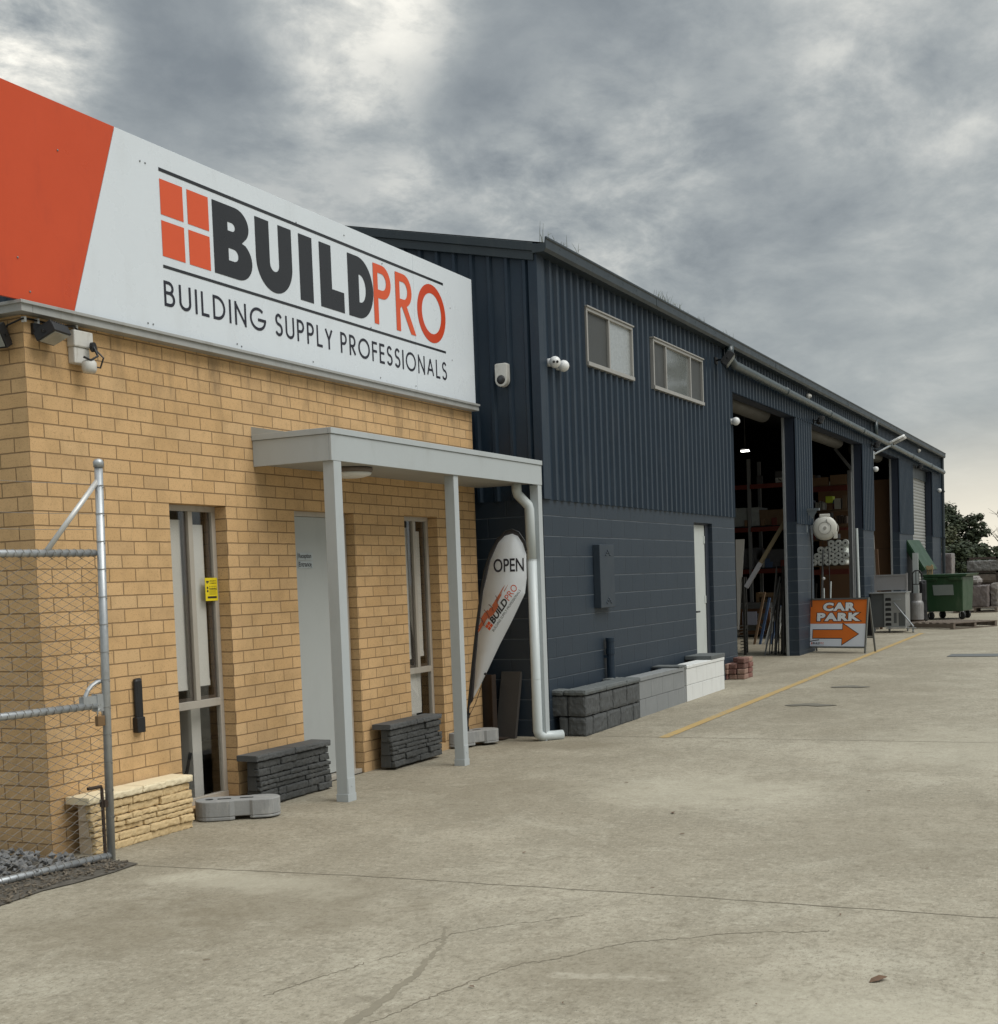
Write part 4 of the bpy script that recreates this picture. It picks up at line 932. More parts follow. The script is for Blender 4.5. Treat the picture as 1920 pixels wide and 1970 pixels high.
# hose reel
t = thing('hose_reel', 'white retractable hose reel on a grey bracket at the second bay pier', 'hose reel', (.85, 17.3, 2.05))
mb = MB(); mb.box(.58, .604, 16.98, 17.06, 2.19, 2.60).box(.604, .82, 16.98, 17.06, 2.56, 2.60).prism([(.604, 2.56), (.79, 2.56), (.70, 2.42)], ((0, 17.0, 0), (1, 0, 0), (0, 0, 1), (0, -1, 0)), 0, .012); part(mb, 'bracket', M('bracket_grey', (.13, .15, .16), .5), t)
c = Vector((.845, 17.3, 2.26)); ax = Vector((.25, -1, 0)).normalized()
mb = MB(); mb.lathe([(.17, -.11), (.205, -.09), (.212, 0), (.205, .06), (.18, .085), (.10, .10), (.0, .102)], c, ax, 30); part(mb, 'drum_case', M('reel_white', (.50, .49, .44), .45, 0, .08, 5), t, smooth=True)
sv = ax.cross(Vector((0, 0, 1))).normalized()*-1; sv = Vector((0, 0, 1)).cross(ax).normalized()
mb = MB(); mb.obox(c+Vector((0, 0, .215)), sv, Vector((0, 0, 1)), ax, .09, .028, .07).obox(c+sv*.175+Vector((0, 0, -.13)), sv, Vector((0, 0, 1)), ax, .035, .06, .06); part(mb, 'grip', M('reel_white', (.5, .49, .44)), t, bevel=.01)
mb = MB(); q = [c+ax*.100+sv*(.105*math.cos(w))+Vector((0, 0, .105*math.sin(w))) for w in [k*.3 for k in range(22)]]; mb.tube(q, .006, 5)
q = [c+ax*(.10-.02*k/8)+sv*(.03+.13*k/8)+Vector((0, 0, .15-.30*(k/8)**.7)) for k in range(9)]; mb.tube(q, .007, 5); mb.lathe([(.028, 0), (.028, .008)], c+ax*.10, ax, 14)
q = [c+sv*(.20+.03*math.sin(k/8*3.14))+Vector((0, 0, .07-.17*k/8)) for k in range(9)]; mb.tube(q, .008, 5); part(mb, 'cover_rim', M('reel_shadow', (.30, .29, .26), .5), t)
mb = MB(); mb.tube([(.64, 17.06, 2.25), (.66, 17.1, 1.9), (.65, 17.05, 1.2), (.645, 17.05, .9)], .011, 6).tube([(.91, 17.2, 2.05), (.93, 17.2, 1.5), (.925, 17.2, .95)], .006, 6); part(mb, 'hose', BLACK, t)

# ------------------------------------------------------------------ chain link gate
gdir = Vector((.283-.391, -.661-.07, 0)).normalized(); GO = Vector((.391, .07, 0))
gp = lambda s, z: tuple(GO+gdir*s+Vector((0, 0, z)))
gate = thing('chain_link_gate', 'galvanised chain link gate standing open in front of the brick corner', 'gate', tuple(GO))
mb = MB(); TOPP = Vector(gp(0, 2.29))+Vector((.042, .021, 0)); mb.tube([gp(0, 0), tuple(TOPP)], .0245, 12); mb.lathe([(.030, 0), (.031, .03), (.022, .045), (0, .05)], TOPP-Vector((0, 0, .004)), n=12)
part(mb, 'post', GALV, gate, smooth=True)
mb = MB(); mb.tube([gp(1.37, 0), gp(1.37, 2.29)], .0245, 12); part(mb, 'post', GALV, gate, smooth=True)
for z in (1.795, .915, .03):
    mb = MB(); mb.tube([gp(.0, z), gp(1.35, z)], .0215, 10); part(mb, 'rail', GALV, gate, smooth=True)
mb = MB(); mb.tube([tuple(Vector(gp(.0, 2.22))+Vector((.04, .02, 0))), gp(.325, 1.81)], .016, 8); part(mb, 'brace', M('galv_bright', (.56, .56, .54), .45, .4, .1, 10, (.3, .22, .16), .2), gate, smooth=True)
mb = MB()
sp = .050; n = int(1.32/sp); zs = [.03+.0255*k for k in range(int(1.765/.0255)+1)]
for i in range(n+1):
    s0 = .02+i*sp
    pts = [Vector(gp(s0+(sp/2 if k % 2 else -sp/2)*.97, z))+Vector((.004*(1 if k % 2 else -1)*(1 if i % 2 else -1), 0, 0)) for k, z in enumerate(zs)] if i % 2 == 0 else [Vector(gp(s0+(-sp/2 if k % 2 else sp/2)*.97, z))+Vector((.004*(1 if k % 2 else -1), 0, 0)) for k, z in enumerate(zs)]
    mb.tube(pts, .0028, 4, False)
for z in [.25+.16*k for k in range(13)]: mb.tube([Vector(gp(0, z))+Vector((.042*z/2.29, .021*z/2.29, 0))+Vector((.027*math.cos(a), .027*math.sin(a), .012*a/6)) for a in [k*.6 for k in range(12)]], .0018, 4, False)
for z, k in [(1.795, 26), (.915, 24), (.03, 20)]:
    for j in range(k): s = .04+j*.05; mb.tube([Vector(gp(s+.012*a/6, z))+Vector((.0235*math.cos(a), 0, .0235*math.sin(a))) for a in [q*.8 for q in range(9)]], .0018, 4, False)
part(mb, 'wire_mesh', WIRE, gate)
mb = MB()
for z in (2.19, 2.02, 1.93): mb.tube([gp(0, z), gp(.4, z-.004), gp(1.3, z+.003)], .0014, 4, False)
part(mb, 'strand_wire', WIRE, gate)
mb = MB(); mb.tube([gp(.0, 1.055)] + [gp(.13*math.sin(a), 1.055-.13*(1-math.cos(a))) for a in (.3, .6, .9, 1.2, 1.5)] , .013, 8).obox(gp(.10, .95), gdir, (0, 0, 1), (1, 0, 0), .05, .022, .018).obox(gp(.03, .93), gdir, (0, 0, 1), (1, 0, 0), .028, .05, .022)
part(mb, 'latch', GALV, gate)
mb = MB(); mb.tube([gp(.14, .441), gp(.045, .441), gp(.042, .42), gp(.042, .02)], .010, 8).obox(gp(.030, .34), gdir, (0, 0, 1), (1, 0, 0), .014, .02, .02); part(mb, 'drop_bolt', RUST, gate)
pl = thing('padlock', 'brass padlock hanging on the gate latch', 'padlock', gp(.05, .80))
mb = MB(); mb.obox(Vector(gp(.045, .825))+Vector((.02, 0, 0)), gdir, (0, 0, 1), (1, 0, 0), .026, .030, .013); part(mb, 'lock_body', M('brass', (.24, .15, .075), .45, .5, .2, 20), pl, bevel=.004)
mb = MB(); mb.tube([Vector(gp(.045+.017*math.cos(a), .855+.04*math.sin(a)))+Vector((.02, 0, 0)) for a in [k*math.pi/8 for k in range(9)]], .004, 6); part(mb, 'shackle', STAINL, pl, smooth=True)

# ------------------------------------------------------------------ stacked stone samples
def ledge(name, label, y0, y1, xf, zb, h, stone, sawn, top, seed, group, lean=.03):
    R = random.Random(seed); t = thing(name, label, 'stone wall', (xf-.09, (y0+y1)/2, zb), 0, group)
    ch = .047; body = h-ch; rows = 3
    for r in range(rows):
        z0 = zb+body*r/rows; z1 = zb+body*(r+1)/rows-.002; fx = xf+lean*(rows-1-r)/rows*.6; bx = xf-.115
        mb = MB(); mb.box(bx+.02-.012*(rows-1-r), fx-.035, y0+.006+.010*(rows-r), y1-.006, z0, z1); part(mb, 'core_block', sawn, t, bevel=.003)
        mb = MB(); strips = [(z0, (z0+z1)/2-.002), ((z0+z1)/2+.001, z1-.003)] if r != 1 else [(z0, z0+(z1-z0)*.33-.002), (z0+(z1-z0)*.33+.001, z0+(z1-z0)*.66-.002), (z0+(z1-z0)*.66+.001, z1-.003)]
        for za, zb_ in strips:
            y = y0+.004+.012*(rows-r)
            while y < y1-.02:
                l = R.choice((.09, .14, .2, .28, .36)); ye = min(y+l, y1)
                if y1-ye < .06: ye = y1
                pr = R.uniform(-.010, .012)
                mb.rough(fx-.038, fx+pr, y, ye-.003, za, zb_, .0075, .011, 42, R.random()*50, .0025); y = ye
        part(mb, 'stone_face', stone, t)
    ncap = max(1, round((y1-y0)/.47)); cy = [y0-.012+(y1-y0+.018)*k/ncap for k in range(ncap+1)]
    for a, b in zip(cy[:-1], cy[1:]):
        mb = MB(); mb.rough(xf-.165, xf+.012, a, b-.003, zb+body+.001, zb+h, .0015, .035, 18, seed, .002); mb.rough(xf-.02, xf+.018, a+.002, b-.004, zb+body+.002, zb+h-.002, .0075, .012, 38, seed+3, .003)
        part(mb, 'cap_stone', top, t)
    return t
ledge('stone_bench', 'cream ledgestone display wall behind the gate', .115, 1.055, .185, .0, .352, SAND, SANDS, SANDT, 3, 'ledgestone display walls')
ledge('stone_bench', 'charcoal ledgestone display wall between the sticker window and the office door', 1.765, 2.69, .185, .010, .368, BASALT, BASALT, BASALTT, 11, 'ledgestone display walls')
ledge('stone_bench', 'charcoal ledgestone display wall under the narrow window without a sticker', 3.58, 4.46, .190, .022, .368, BASALT, BASALT, BASALTT, 19, 'ledgestone display walls')
# temporary fence feet
def foot(loc, rz, label):
    t = thing('concrete_foot', label, 'fence foot', loc, rz, 'concrete temporary fence feet')
    L_, Wd, H = .285, .115, .135
    loop = [(-L_+.05, -Wd)] + [(L_-.03, -Wd)] + arc(L_-.08, 0, .10, Wd, -80, 80, 10) + [(L_-.03, Wd), (-L_+.05, Wd)] + arc(-L_+.08, 0, .10, Wd, 100, 260, 10)
    loop = arc(L_-.10, 0, .10, Wd, -90, 90, 12) + [(.10, Wd), (.08, Wd-.015), (-.02, Wd-.015), (-.05, Wd)] + arc(-L_+.10, 0, .10, Wd, 90, 270, 12) + [(-.05, -Wd), (-.02, -Wd+.015), (.08, -Wd+.015), (.10, -Wd)]
    mb = MB(); mb.prism(loop, ((0, 0, .028), (1, 0, 0), (0, 1, 0), (0, 0, 1)), 0, H-.028)
    mb.prism([(x, y) for x, y in loop if x <= -.02], ((0, 0, 0), (1, 0, 0), (0, 1, 0), (0, 0, 1)), .004, .0279).prism([(x, y) for x, y in loop if x >= .08], ((0, 0, 0), (1, 0, 0), (0, 1, 0), (0, 0, 1)), .010, .0279)
    part(mb, 'block', CFOOT, t, bevel=.006, local=True)
    mb = MB()
    for x in (-.09, .06): mb.box(x-.045, x+.045, -.018, .018, H, H+.0012)
    mb.prism(arc(-.19, .0, .028, .028, 0, 359, 12), ((0, 0, 0), (1, 0, 0), (0, 1, 0), (0, 0, 1)), H, H+.0012)
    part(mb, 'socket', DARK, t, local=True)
    return t
f1 = foot((.265, 1.435, .0), .62, 'grey concrete fence foot in front of the first office window')
f2 = foot((.10, 5.21, .012), 1.05, 'grey concrete fence foot holding up the feather flag')

# ------------------------------------------------------------------ feather flag
FYP = 5.135; fl = thing('feather_flag', 'white teardrop OPEN flag on a black pole', 'flag', (.094, FYP, .14))
def bow(x, z): return FYP-.03*math.sin(max(0, z-.4)*1.9)*max(0, (x-.1))
pole = [(.094,.14),(.118,.364),(.183,.797),(.238,1.131),(.289,1.392),(.346,1.651),(.413,1.813),(.497,1.938),(.578,1.999),(.643,2.011),(.707,1.987),(.768,1.903),(.784,1.821)]
inner = [(.176,.461),(.217,.797),(.265,1.131),(.325,1.462),(.363,1.579),(.41,1.742),(.495,1.898),(.563,1.959),(.642,1.976),(.699,1.952),(.748,1.88),(.779,1.786)]
rgt = [(.778,1.565),(.756,1.426),(.61,1.172),(.47,.95),(.327,.701),(.24,.557)]
def cloth(loop, d, th):
    vs, fs = fill([loop]); mb = MB()
    bm = bmesh.new(); vv = [bm.verts.new((x, 0, z)) for x, z in vs]
    for f in fs:
        try: bm.faces.new([vv[i] for i in f])
        except ValueError: pass
    bmesh.ops.subdivide_edges(bm, edges=bm.edges[:], cuts=1, use_grid_fill=True)
    bmesh.ops.triangulate(bm, faces=bm.faces[:])
    bm.verts.ensure_lookup_table(); bm.verts.index_update()
    mb.v = [(v.co.x, bow(v.co.x, v.co.z)+d, v.co.z) for v in bm.verts]; mb.f = [tuple(v.index for v in f.verts) for f in bm.faces]; bm.free()
    return mb
def densify(lp, n=4):
    return [(a[0]+(b[0]-a[0])*k/n, a[1]+(b[1]-a[1])*k/n) for a, b in zip(lp, lp[1:]+lp[:1]) for k in range(n)]
o = part(cloth(densify(inner+rgt), 0, 0), 'sail', FLAGW, fl, smooth=True); m = o.modifiers.new('thick', 'SOLIDIFY'); m.thickness = .0015
slv = pole[1:]+list(reversed(inner)); o = part(cloth(densify(slv), .0, 0), 'sleeve', FLAGK, fl, smooth=True); m = o.modifiers.new('thick', 'SOLIDIFY'); m.thickness = .008
mb = MB(); mb.tube([(x, bow(x, z), z) for x, z in pole], [.012]*2+[.010]*8+[.006]*3, 8); part(mb, 'pole', BLACK, fl, smooth=True)
mb = MB(); mb.tube([(.094, FYP, .135), (.099, FYP, .19)], .020, 10).tube([(.108, FYP, .27), (.112, FYP, .31)], .018, 10).tube([(.10, FYP, .2), (.108, FYP, .27)], .009, 8).tube([(.128, FYP, .31), (.133, FYP, .318)], .010, 8); part(mb, 'spigot', BLACK, fl)
mb = MB(); mb.tube([(.327, FYP, .70), (.30, FYP, .66), (.2, FYP, .42), (.10, FYP, .25)], .003, 5).lathe([(.012, 0), (.012, .02)], (.322, FYP-.01, .69), (0, -1, 0), 8); part(mb, 'tie_cord', BLACK, fl)
frF = lambda d: ((0, FYP-d, 0), (1, 0, 0), (0, 0, 1), (0, -1, 0))
def onflag(vf, d):
    mb = MB(); mb.v = [(x, bow(x, z)-d, z) for x, z in vf[0]]; mb.f = list(vf[1]); return mb
def merge(vfs):
    V, F = [], []
    for v, f in vfs:
        b = len(V); V += v; F += [tuple(b+i for i in q) for q in f]
    return V, F
part(onflag(text('OPEN', .442, 1.628, .755, 1.752, .012), .004), 'lettering', INKB, fl)
ang = math.atan2(1.486-1.157, .690-.428); ox, oz = .425, 1.148
part(onflag(rot2(text('BUILD', .0, .0, .262, .066, .035, .18), ang, ox, oz), .004), 'lettering', INK, fl)
part(onflag(rot2(text('PRO', .270, .0, .425, .066, .0), ang, ox, oz), .004), 'lettering', LOGOO, fl)
part(onflag(rot2(text('BUILDING SUPPLY PROFESSIONALS', -.055, -.040, .420, -.016, .0), ang, ox, oz), .004), 'lettering', INK, fl)
part(onflag(rot2(merge([rect(a, c, a+.030, c+.027) for a in (-.072, -.038) for c in (.002, .034)]), ang, ox, oz), .004), 'logo_square', LOGOO, fl)
R = random.Random(4); brush = []
for k in range(26):
    a = k/25; x0 = -.13+a*.47; w = .045*math.sin(math.pi*min(1, a*1.15+.06))+.012; yc = .098+.012*math.sin(a*9)+R.uniform(-.012, .012)
    brush.append(([(x0-.03, yc-w*.4), (x0+.045, yc-w*.5+.01), (x0+.05, yc+w*.5), (x0-.02, yc+w*.45)], [(0, 1, 2, 3)]))
mbv = MB()
for k, vf in enumerate(brush):
    v, f = rot2(vf, ang, ox, oz); b = len(mbv.v); mbv.v += [(x, bow(x, z)-.004-.0002*k, z) for x, z in v]; mbv.f += [tuple(b+i for i in q) for q in f]
part(mbv, 'brush_mark', M('flag_orange', (.50, .13, .055), .8, 0, .25, 30), fl)
mbv = MB()
for k, (x0, y0, x1, y1) in enumerate([(-.07, .07, -.03, .17), (.02, .07, .05, .16), (.10, .075, .12, .15), (.18, .08, .23, .14)]):
    v, f = rot2(ribbon([(x0, y0), ((x0+x1)/2+.01, (y0+y1)/2), (x1, y1)], .007), ang, ox, oz); b = len(mbv.v); mbv.v += [(x, bow(x, z)-.0105-.0002*k, z) for x, z in v]; mbv.f += [tuple(b+i for i in q) for q in f]
part(mbv, 'brush_mark', M('flag_brown', (.14, .06, .045), .8), fl)

# dark boards behind the flag
mb = MB(); mb.obox((.20, 5.845, .325), Vector((1, .02, 0)).normalized(), Vector((.03, .22, 1)).normalized(), Vector((0, -1, .22)).normalized(), .105, .33, .022); single(mb, 'sleeper_panel', M('dark_panel', (.060, .054, .048), .85, 0, .35, 9), 'dark fibre panel leaning on the gable wall behind the flag', 'panel', loc=(.2, 5.75, .01), bevel=.002)
t = thing('steel_post', 'rusty dark steel channel post leaning behind the flag', 'post', (.05, 5.70, .01))
mb = MB(); mb.box(-.04, .10, 5.70, 5.712, .02, .635).box(.10, .112, 5.66, 5.75, .02, .635).box(-.052, -.04, 5.66, 5.75, .02, .635); part(mb, 'channel', RUST, t, bevel=.002)
mb = MB(); mb.box(-.06, .24, 5.60, 5.77, .008, .019); part(mb, 'base_plate', RUST, t)

# ------------------------------------------------------------------ retaining wall samples by the warehouse
RX = .95
t = thing('retaining_wall', 'charcoal split face retaining wall sample at the warehouse corner', 'retaining wall', (.85, 6.8, 0), 0, 'retaining wall samples along the warehouse')
y0, y1 = 6.0, 7.53
def blk(rows, mat, t, x0, x1, amp, cell=.028, seed=0, bev=0):
    for (z0, z1, joints) in rows:
        for a, b in zip(joints[:-1], joints[1:]):
            mb = MB()
            if amp: mb.rough(x0, x1, a+.003, b-.003, z0+.002, z1-.003, amp, cell, 22, rnd.random()*40+seed, .007)
            else: mb.box(x0, x1, a+.002, b-.002, z0+.001, z1-.002)
            part(mb, 'block', mat, t, bevel=bev)
blk([(.0, .195, [6.0, 6.19, 6.57, 6.95, 7.32, 7.53]), (.195, .402, [6.0, 6.385, 6.75, 7.142, 7.53])], SPLIT, t, .755, RX, .010)
for (a, b, z0, z1) in ((.66, .752, .0, .193), (.545, .752, .195, .402)):
    mb = MB(); mb.rough(a, b, 6.0, 6.19, z0+.002, z1-.003, .009, .028, 22, a*30, .006); part(mb, 'block', SPLIT, t)
mb = MB(); mb.rough(.60, .76, 7.33, 7.53, .0, .40, .006, .03, 20, 7, .005); part(mb, 'block', SPLIT, t)
for (a, b) in ((6.0-.012, 6.55), (6.553, 7.12), (7.123, 7.54)):
    mb = MB(); mb.rough(.72, RX+.012, a, b, .406, .462, .008, .024, 20, a, .006); part(mb, 'cap_stone', SPLITC, t)
mb = MB(); mb.rough(.53, .718, 5.988, 6.19, .404, .458, .007, .024, 20, 2, .006); part(mb, 'cap_stone', SPLITC, t)
mb = MB(); mb.rough(.605, .718, 7.30, 7.54, .408, .464, .006, .024, 20, 5, .006); part(mb, 'cap_stone', SPLITC, t)
t = thing('retaining_wall', 'mid grey smooth block retaining wall sample in the middle of the row', 'retaining wall', (.86, 8.3, .02), 0, 'retaining wall samples along the warehouse')
gz = G(8.3)-.01
blk([(gz, gz+.195, [7.545, 7.73, 8.10, 8.48, 8.86, 9.13]), (gz+.196, gz+.392, [7.545, 7.92, 8.29, 8.68, 9.085])], GBLK, t, .77, RX-.01, 0, bev=.004)
mb = MB(); mb.rough(.75, RX+.002, 7.548, 9.06, gz+.394, gz+.440, .003, .05, 16, 9, .003); part(mb, 'cap_stone', GBLK, t)
mb = MB(); mb.box(.612, .77, 8.90, 9.13, gz, gz+.39); part(mb, 'block', GBLK, t, bevel=.004)
mb = MB(); mb.rough(.612, RX+.004, 8.86, 9.135, gz+.442, gz+.462, .002, .05, 16, 4, .002); part(mb, 'cap_stone', SPLITC, t)
t = thing('retaining_wall', 'white smooth block retaining wall sample with a grey slab on its far end', 'retaining wall', (.86, 9.9, .03), 0, 'retaining wall samples along the warehouse')
gz = G(9.9)-.01
blk([(gz, gz+.195, [9.15, 9.36, 9.76, 10.15, 10.52, 10.70]), (gz+.196, gz+.392, [9.15, 9.552, 9.95, 10.322, 10.70])], WBLK, t, .77, RX-.005, 0, bev=.004)
mb = MB(); mb.box(.755, RX+.002, 9.15, 9.42, gz+.394, gz+.428).box(.755, RX+.002, 9.424, 10.70, gz+.394, gz+.432); part(mb, 'cap_stone', WBLK, t, bevel=.004)
mb = MB(); mb.box(.62, .77, 10.48, 10.70, gz, gz+.39); part(mb, 'block', WBLK, t, bevel=.004)
mb = MB(); mb.box(.61, RX+.006, 10.12, 10.715, gz+.434, gz+.482); part(mb, 'slab', SPLITC, t, bevel=.004, label='loose grey slab lying on the white wall')
# red pavers
PAVS = [PAVR, M('brown_paver', (.145, .070, .055), .9, 0, .35, 12, (.26, .19, .15), .4, .5, 60), M('pale_paver', (.27, .165, .125), .9, 0, .3, 12, (.36, .27, .22), .4, .5, 60)]
proto = None; k = 0
for ix in range(3):
    for iz in range(4):
        for iy in range(2):
            if iz == 3 and (ix == 0 or (ix == 1 and iy == 0)): continue
            loc = (.575+ix*.112+rnd.uniform(-.008, .008), 12.02+iy*.235+ix*.035+rnd.uniform(-.02, .02), G(12)+iz*.074)
            if proto is None:
                mb = MB(); mb.rough(-.055, .055, -.112, .112, 0, .071, .0014, .018, 40, 1, .004)
                proto = single(mb, 'red_paver', PAVR, 'tumbled red brick paver in the small stack beyond the white wall', 'paver', 'red pavers stacked by the first bay'); proto.location = loc
            else:
                c = proto.copy(); COL.objects.link(c); c.location = loc; c.rotation_euler = (0, 0, rnd.uniform(-.06, .06)); k += 1; c.material_slots[0].link = 'OBJECT'; c.material_slots[0].material = PAVS[(k*7+k//3) % 3]

# ------------------------------------------------------------------ CAR PARK sign
SL = Vector((.520, 17.06, G(17.0))); SU = Vector((.95, -.31, 0)).normalized(); SA = Vector((-SU.y, SU.x, 0)); SU = SU*.787
cp = thing('a_frame_sign', 'orange and white CAR PARK A-frame sign with an arrow', 'sign', tuple(SL+SU*.73))
ta = math.radians(9); SV = (SA*math.sin(ta)+Vector((0, 0, 1))*math.cos(ta)); SN = -(SA*math.cos(ta)-Vector((0, 0, 1))*math.sin(ta))
fr = (SL, SU, SV, SN); W_, H_ = 1.455, .945; P0 = .11
TANF = M('frame_grey', (.16, .165, .15), .5, .3, .15, 12)
mb = MB()
def fbar(u0, u1, v0, v1, d0=-.02, d1=.012): mb.prism([(u0, v0), (u1, v0), (u1, v1), (u0, v1)], fr, d0, d1)
fbar(.0, .028, .0, H_); fbar(W_-.028, W_, .0, H_); fbar(.0281, W_-.0281, H_-.028, H_); fbar(.0281, W_-.0281, P0-.026, P0)
part(mb, 'front_frame', TANF, cp)
mb = MB(); tb = SL+SV*H_; 
for u in (.012, W_-.012):
    mb.bar(tb+SU*u-SN*.02, tb+SU*u+SA*.21+Vector((0, 0, -(tb.z-SL.z)-SL.z+G(17.4))), .028, .02)
mb.bar(tb+SU*.012+SA*.155+Vector((0, 0, -.68)), tb+SU*(W_-.012)+SA*.155+Vector((0, 0, -.68)), .02, .03); part(mb, 'rear_frame', TANF, cp)
mb = MB(); a = tb+SA*.05+Vector((0, 0, -.10)); b = tb+SA*.15+Vector((0, 0, -.66))
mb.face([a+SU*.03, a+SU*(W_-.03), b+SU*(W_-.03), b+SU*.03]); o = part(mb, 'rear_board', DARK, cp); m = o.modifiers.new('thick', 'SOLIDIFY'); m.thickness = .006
mid = P0+(H_-.028-P0)*.485
mb = MB(); mb.prism([(.029, mid), (W_-.029, mid), (W_-.029, H_-.029), (.029, H_-.029)], fr, -.006, 0); part(mb, 'orange_panel', M('board_orange', (.78, .19, .028), .45, 0, .06, 6), cp)
mb = MB(); mb.prism([(.029, P0+.001), (W_-.029, P0+.001), (W_-.029, mid-.001), (.029, mid-.001)], fr, -.006, 0); part(mb, 'white_panel', M('board_white', (.80, .83, .88), .45, 0, .03, 6), cp)
(T1, E1), (T2, E2) = text2('CAR', .37, .720, 1.165, .868, .062, .052), text2('PARK', .235, .548, 1.295, .690, .062, .052)
mb = MB(); mb.flat(E1, fr, .0015).flat(E2, fr, .0018); part(mb, 'lettering_outline', M('outline_maroon', (.028, .006, .006), .5), cp)
mb = MB(); mb.flat(T1, fr, .0030).flat(T2, fr, .0034); part(mb, 'lettering', M('letter_white', (.88, .89, .88), .45), cp)
def arrow(g): return fill([[(.155-g, .255-g), (.88-g, .255-g), (.88-g, .145-g*1.6), (1.255+g*2, .325), (.88-g, .500+g*1.6), (.88-g, .393+g), (.155-g, .393+g)]])
mb = MB(); mb.flat(arrow(.013), fr, .0015); part(mb, 'arrow_outline', INK, cp)
mb = MB(); mb.flat(arrow(0), fr, .0030); part(mb, 'arrow', M('board_orange', (.43, .105, .018)), cp)
mb = MB(); mb.flat(text('BUILD', .16, .145, .345, .180, .03, .15), fr, .0016).flat(rot2(ribbon([(0, 0), (.10, .014), (.245, .022)], .014), .05, .075, .188), fr, .002); part(mb, 'logo_lettering', INK, cp)
mb = MB(); mb.flat(text('PRO', .355, .147, .44, .180, 0), fr, .0016).flat(rect(.125, .145, .152, .178), fr, .0016); part(mb, 'logo_lettering', LOGOO, cp)
mb = MB(); mb.flat(text('BUILDING SUPPLY PROFESSIONALS', .13, .125, .445, .138, 0), fr, .0016); part(mb, 'logo_lettering', M('logo_grey', (.35, .36, .4), .5), cp)

# ------------------------------------------------------------------ yard items beyond the sign
gy = G(22.6)
t = thing('barbecue_cabinet', 'stainless drawer cabinet barbecue on castors beside the third bay', 'barbecue', (1.0, 22.9, gy))
mb = MB(); mb.box(.62, .90, 22.62, 23.15, gy+.11, .985); part(mb, 'side_panel', M('cabinet_dark', (.10, .105, .105), .4, .3, .1, 6), t, bevel=.004)
mb = MB(); mb.box(.903, 1.345, 22.58, 23.15, gy+.11, .985); part(mb, 'cabinet', STAINL, t, bevel=.004)
mb = MB(); mb.box(.60, 1.37, 22.55, 23.18, .987, 1.012); part(mb, 'worktop', STAINL, t, bevel=.004)
for k in range(6):
    z = .86-.105*k; mb = MB(); mb.prism([(.93, z-.03), (1.05, z-.03), (1.05, z+.02), (1.03, z+.035), (.95, z+.035), (.93, z+.02)], ((0, 22.578, 0), (1, 0, 0), (0, 0, 1), (0, -1, 0)), -.004, .006); part(mb, 'drawer_slot', BLACK, t)
mb = MB(); mb.box(.69, 1.31, 22.86, 22.89, 1.05, 1.35).box(.66, .69, 22.85, 22.90, 1.013, 1.38).box(1.31, 1.345, 22.85, 22.90, 1.013, 1.40).box(.69, 1.31, 22.85, 22.90, 1.351, 1.38); part(mb, 'splash_back', M('splash_grey', (.24, .23, .225), .5, 0, .15, 5), t)
mb = MB(); mb.bar((1.10, 22.57, .80), (1.52, 22.42, .29), .03, .02).bar((1.09, 22.56, .85), (1.24, 22.56, .86), .03, .02); part(mb, 'folded_shelf', GALV, t)
mb = MB(); mb.box(1.10, 1.16, 22.57, 22.579, .36, .58).box(1.20, 1.33, 22.57, 22.579, .30, .58); part(mb, 'vent', M('cabinet_dark', (.1, .105, .105)), t)
for x, y in ((.68, 22.7), (1.0, 22.63), (1.50, 22.50), (1.3, 23.1)):
    mb = MB(); mb.lathe([(.04, -.015), (.04, .015)], (x, y, gy+.04), (1, 0, 0), 12).box(x-.02, x+.02, y-.02, y+.02, gy+.05, gy+.115); part(mb, 'castor', GALV, t)
mb = MB(); mb.box(.95, 1.55, 22.46, 22.60, gy+.085, gy+.105); part(mb, 'tray', STAINL, t)
gy = G(26.7)
t = thing('gas_cylinder', 'dented grey gas cylinder with a rusty base', 'gas bottle', (.94, 26.8, gy))
mb = MB(); mb.lathe([(.15, .0), (.155, .03), (.155, .42), (.145, .47), (.115, .51), (.115, .69), (.108, .69), (.108, .53), (.0, .53)], (.94, 26.8, gy), n=22); part(mb, 'cylinder', M('bottle_grey', (.26, .255, .25), .5, .2, .3, 9, (.13, .08, .06), .4), t, smooth=False)
mb = MB(); mb.lathe([(.156, -.0), (.158, .06)], (.94, 26.8, gy), n=22); part(mb, 'foot_ring', RUST, t)
mb = MB(); mb.box(.91, .97, 26.77, 26.83, gy+.53, gy+.64); part(mb, 'valve', M('brass', (.24, .15, .075)), t)
t = thing('hand_trolley', 'black two wheeled bottle trolley behind the gas cylinder', 'trolley', (1.0, 27.0, gy))
mb = MB(); mb.tube([(.80, 27.1, gy+.1), (.80, 27.1, 1.36), (.86, 27.1, 1.43), (.96, 27.1, 1.43), (1.02, 27.1, 1.36), (1.02, 27.05, gy+.1)], .018, 6).tube([(.80, 27.1, 1.1), (1.02, 27.1, 1.1)], .012, 6).tube([(.88, 27.1, 1.42), (.88, 27.1, 1.1)], .010, 6).tube([(.95, 27.1, 1.42), (.95, 27.1, 1.1)], .010, 6); part(mb, 'frame', STEELK, t)
mb = MB(); mb.rough(.98, 1.14, 26.85, 27.1, gy+.02, 1.2, .02, .08, 6, 3, .02); part(mb, 'cover', M('black_sheet', (.012, .012, .014), .6), t)
for x in (.78, 1.1): 
    mb = MB(); mb.lathe([(.10, -.025), (.10, .025)], (x, 27.12, gy+.10), (1, 0, 0), 14); part(mb, 'wheel', RUBBER, t)
mb = MB(); mb.box(.77, .90, 27.35, 27.40, gy, 1.86); single(mb, 'white_board', SDOOR, 'white board standing behind the trolley and the open bin lid', 'board', loc=(.83, 27.37, gy))
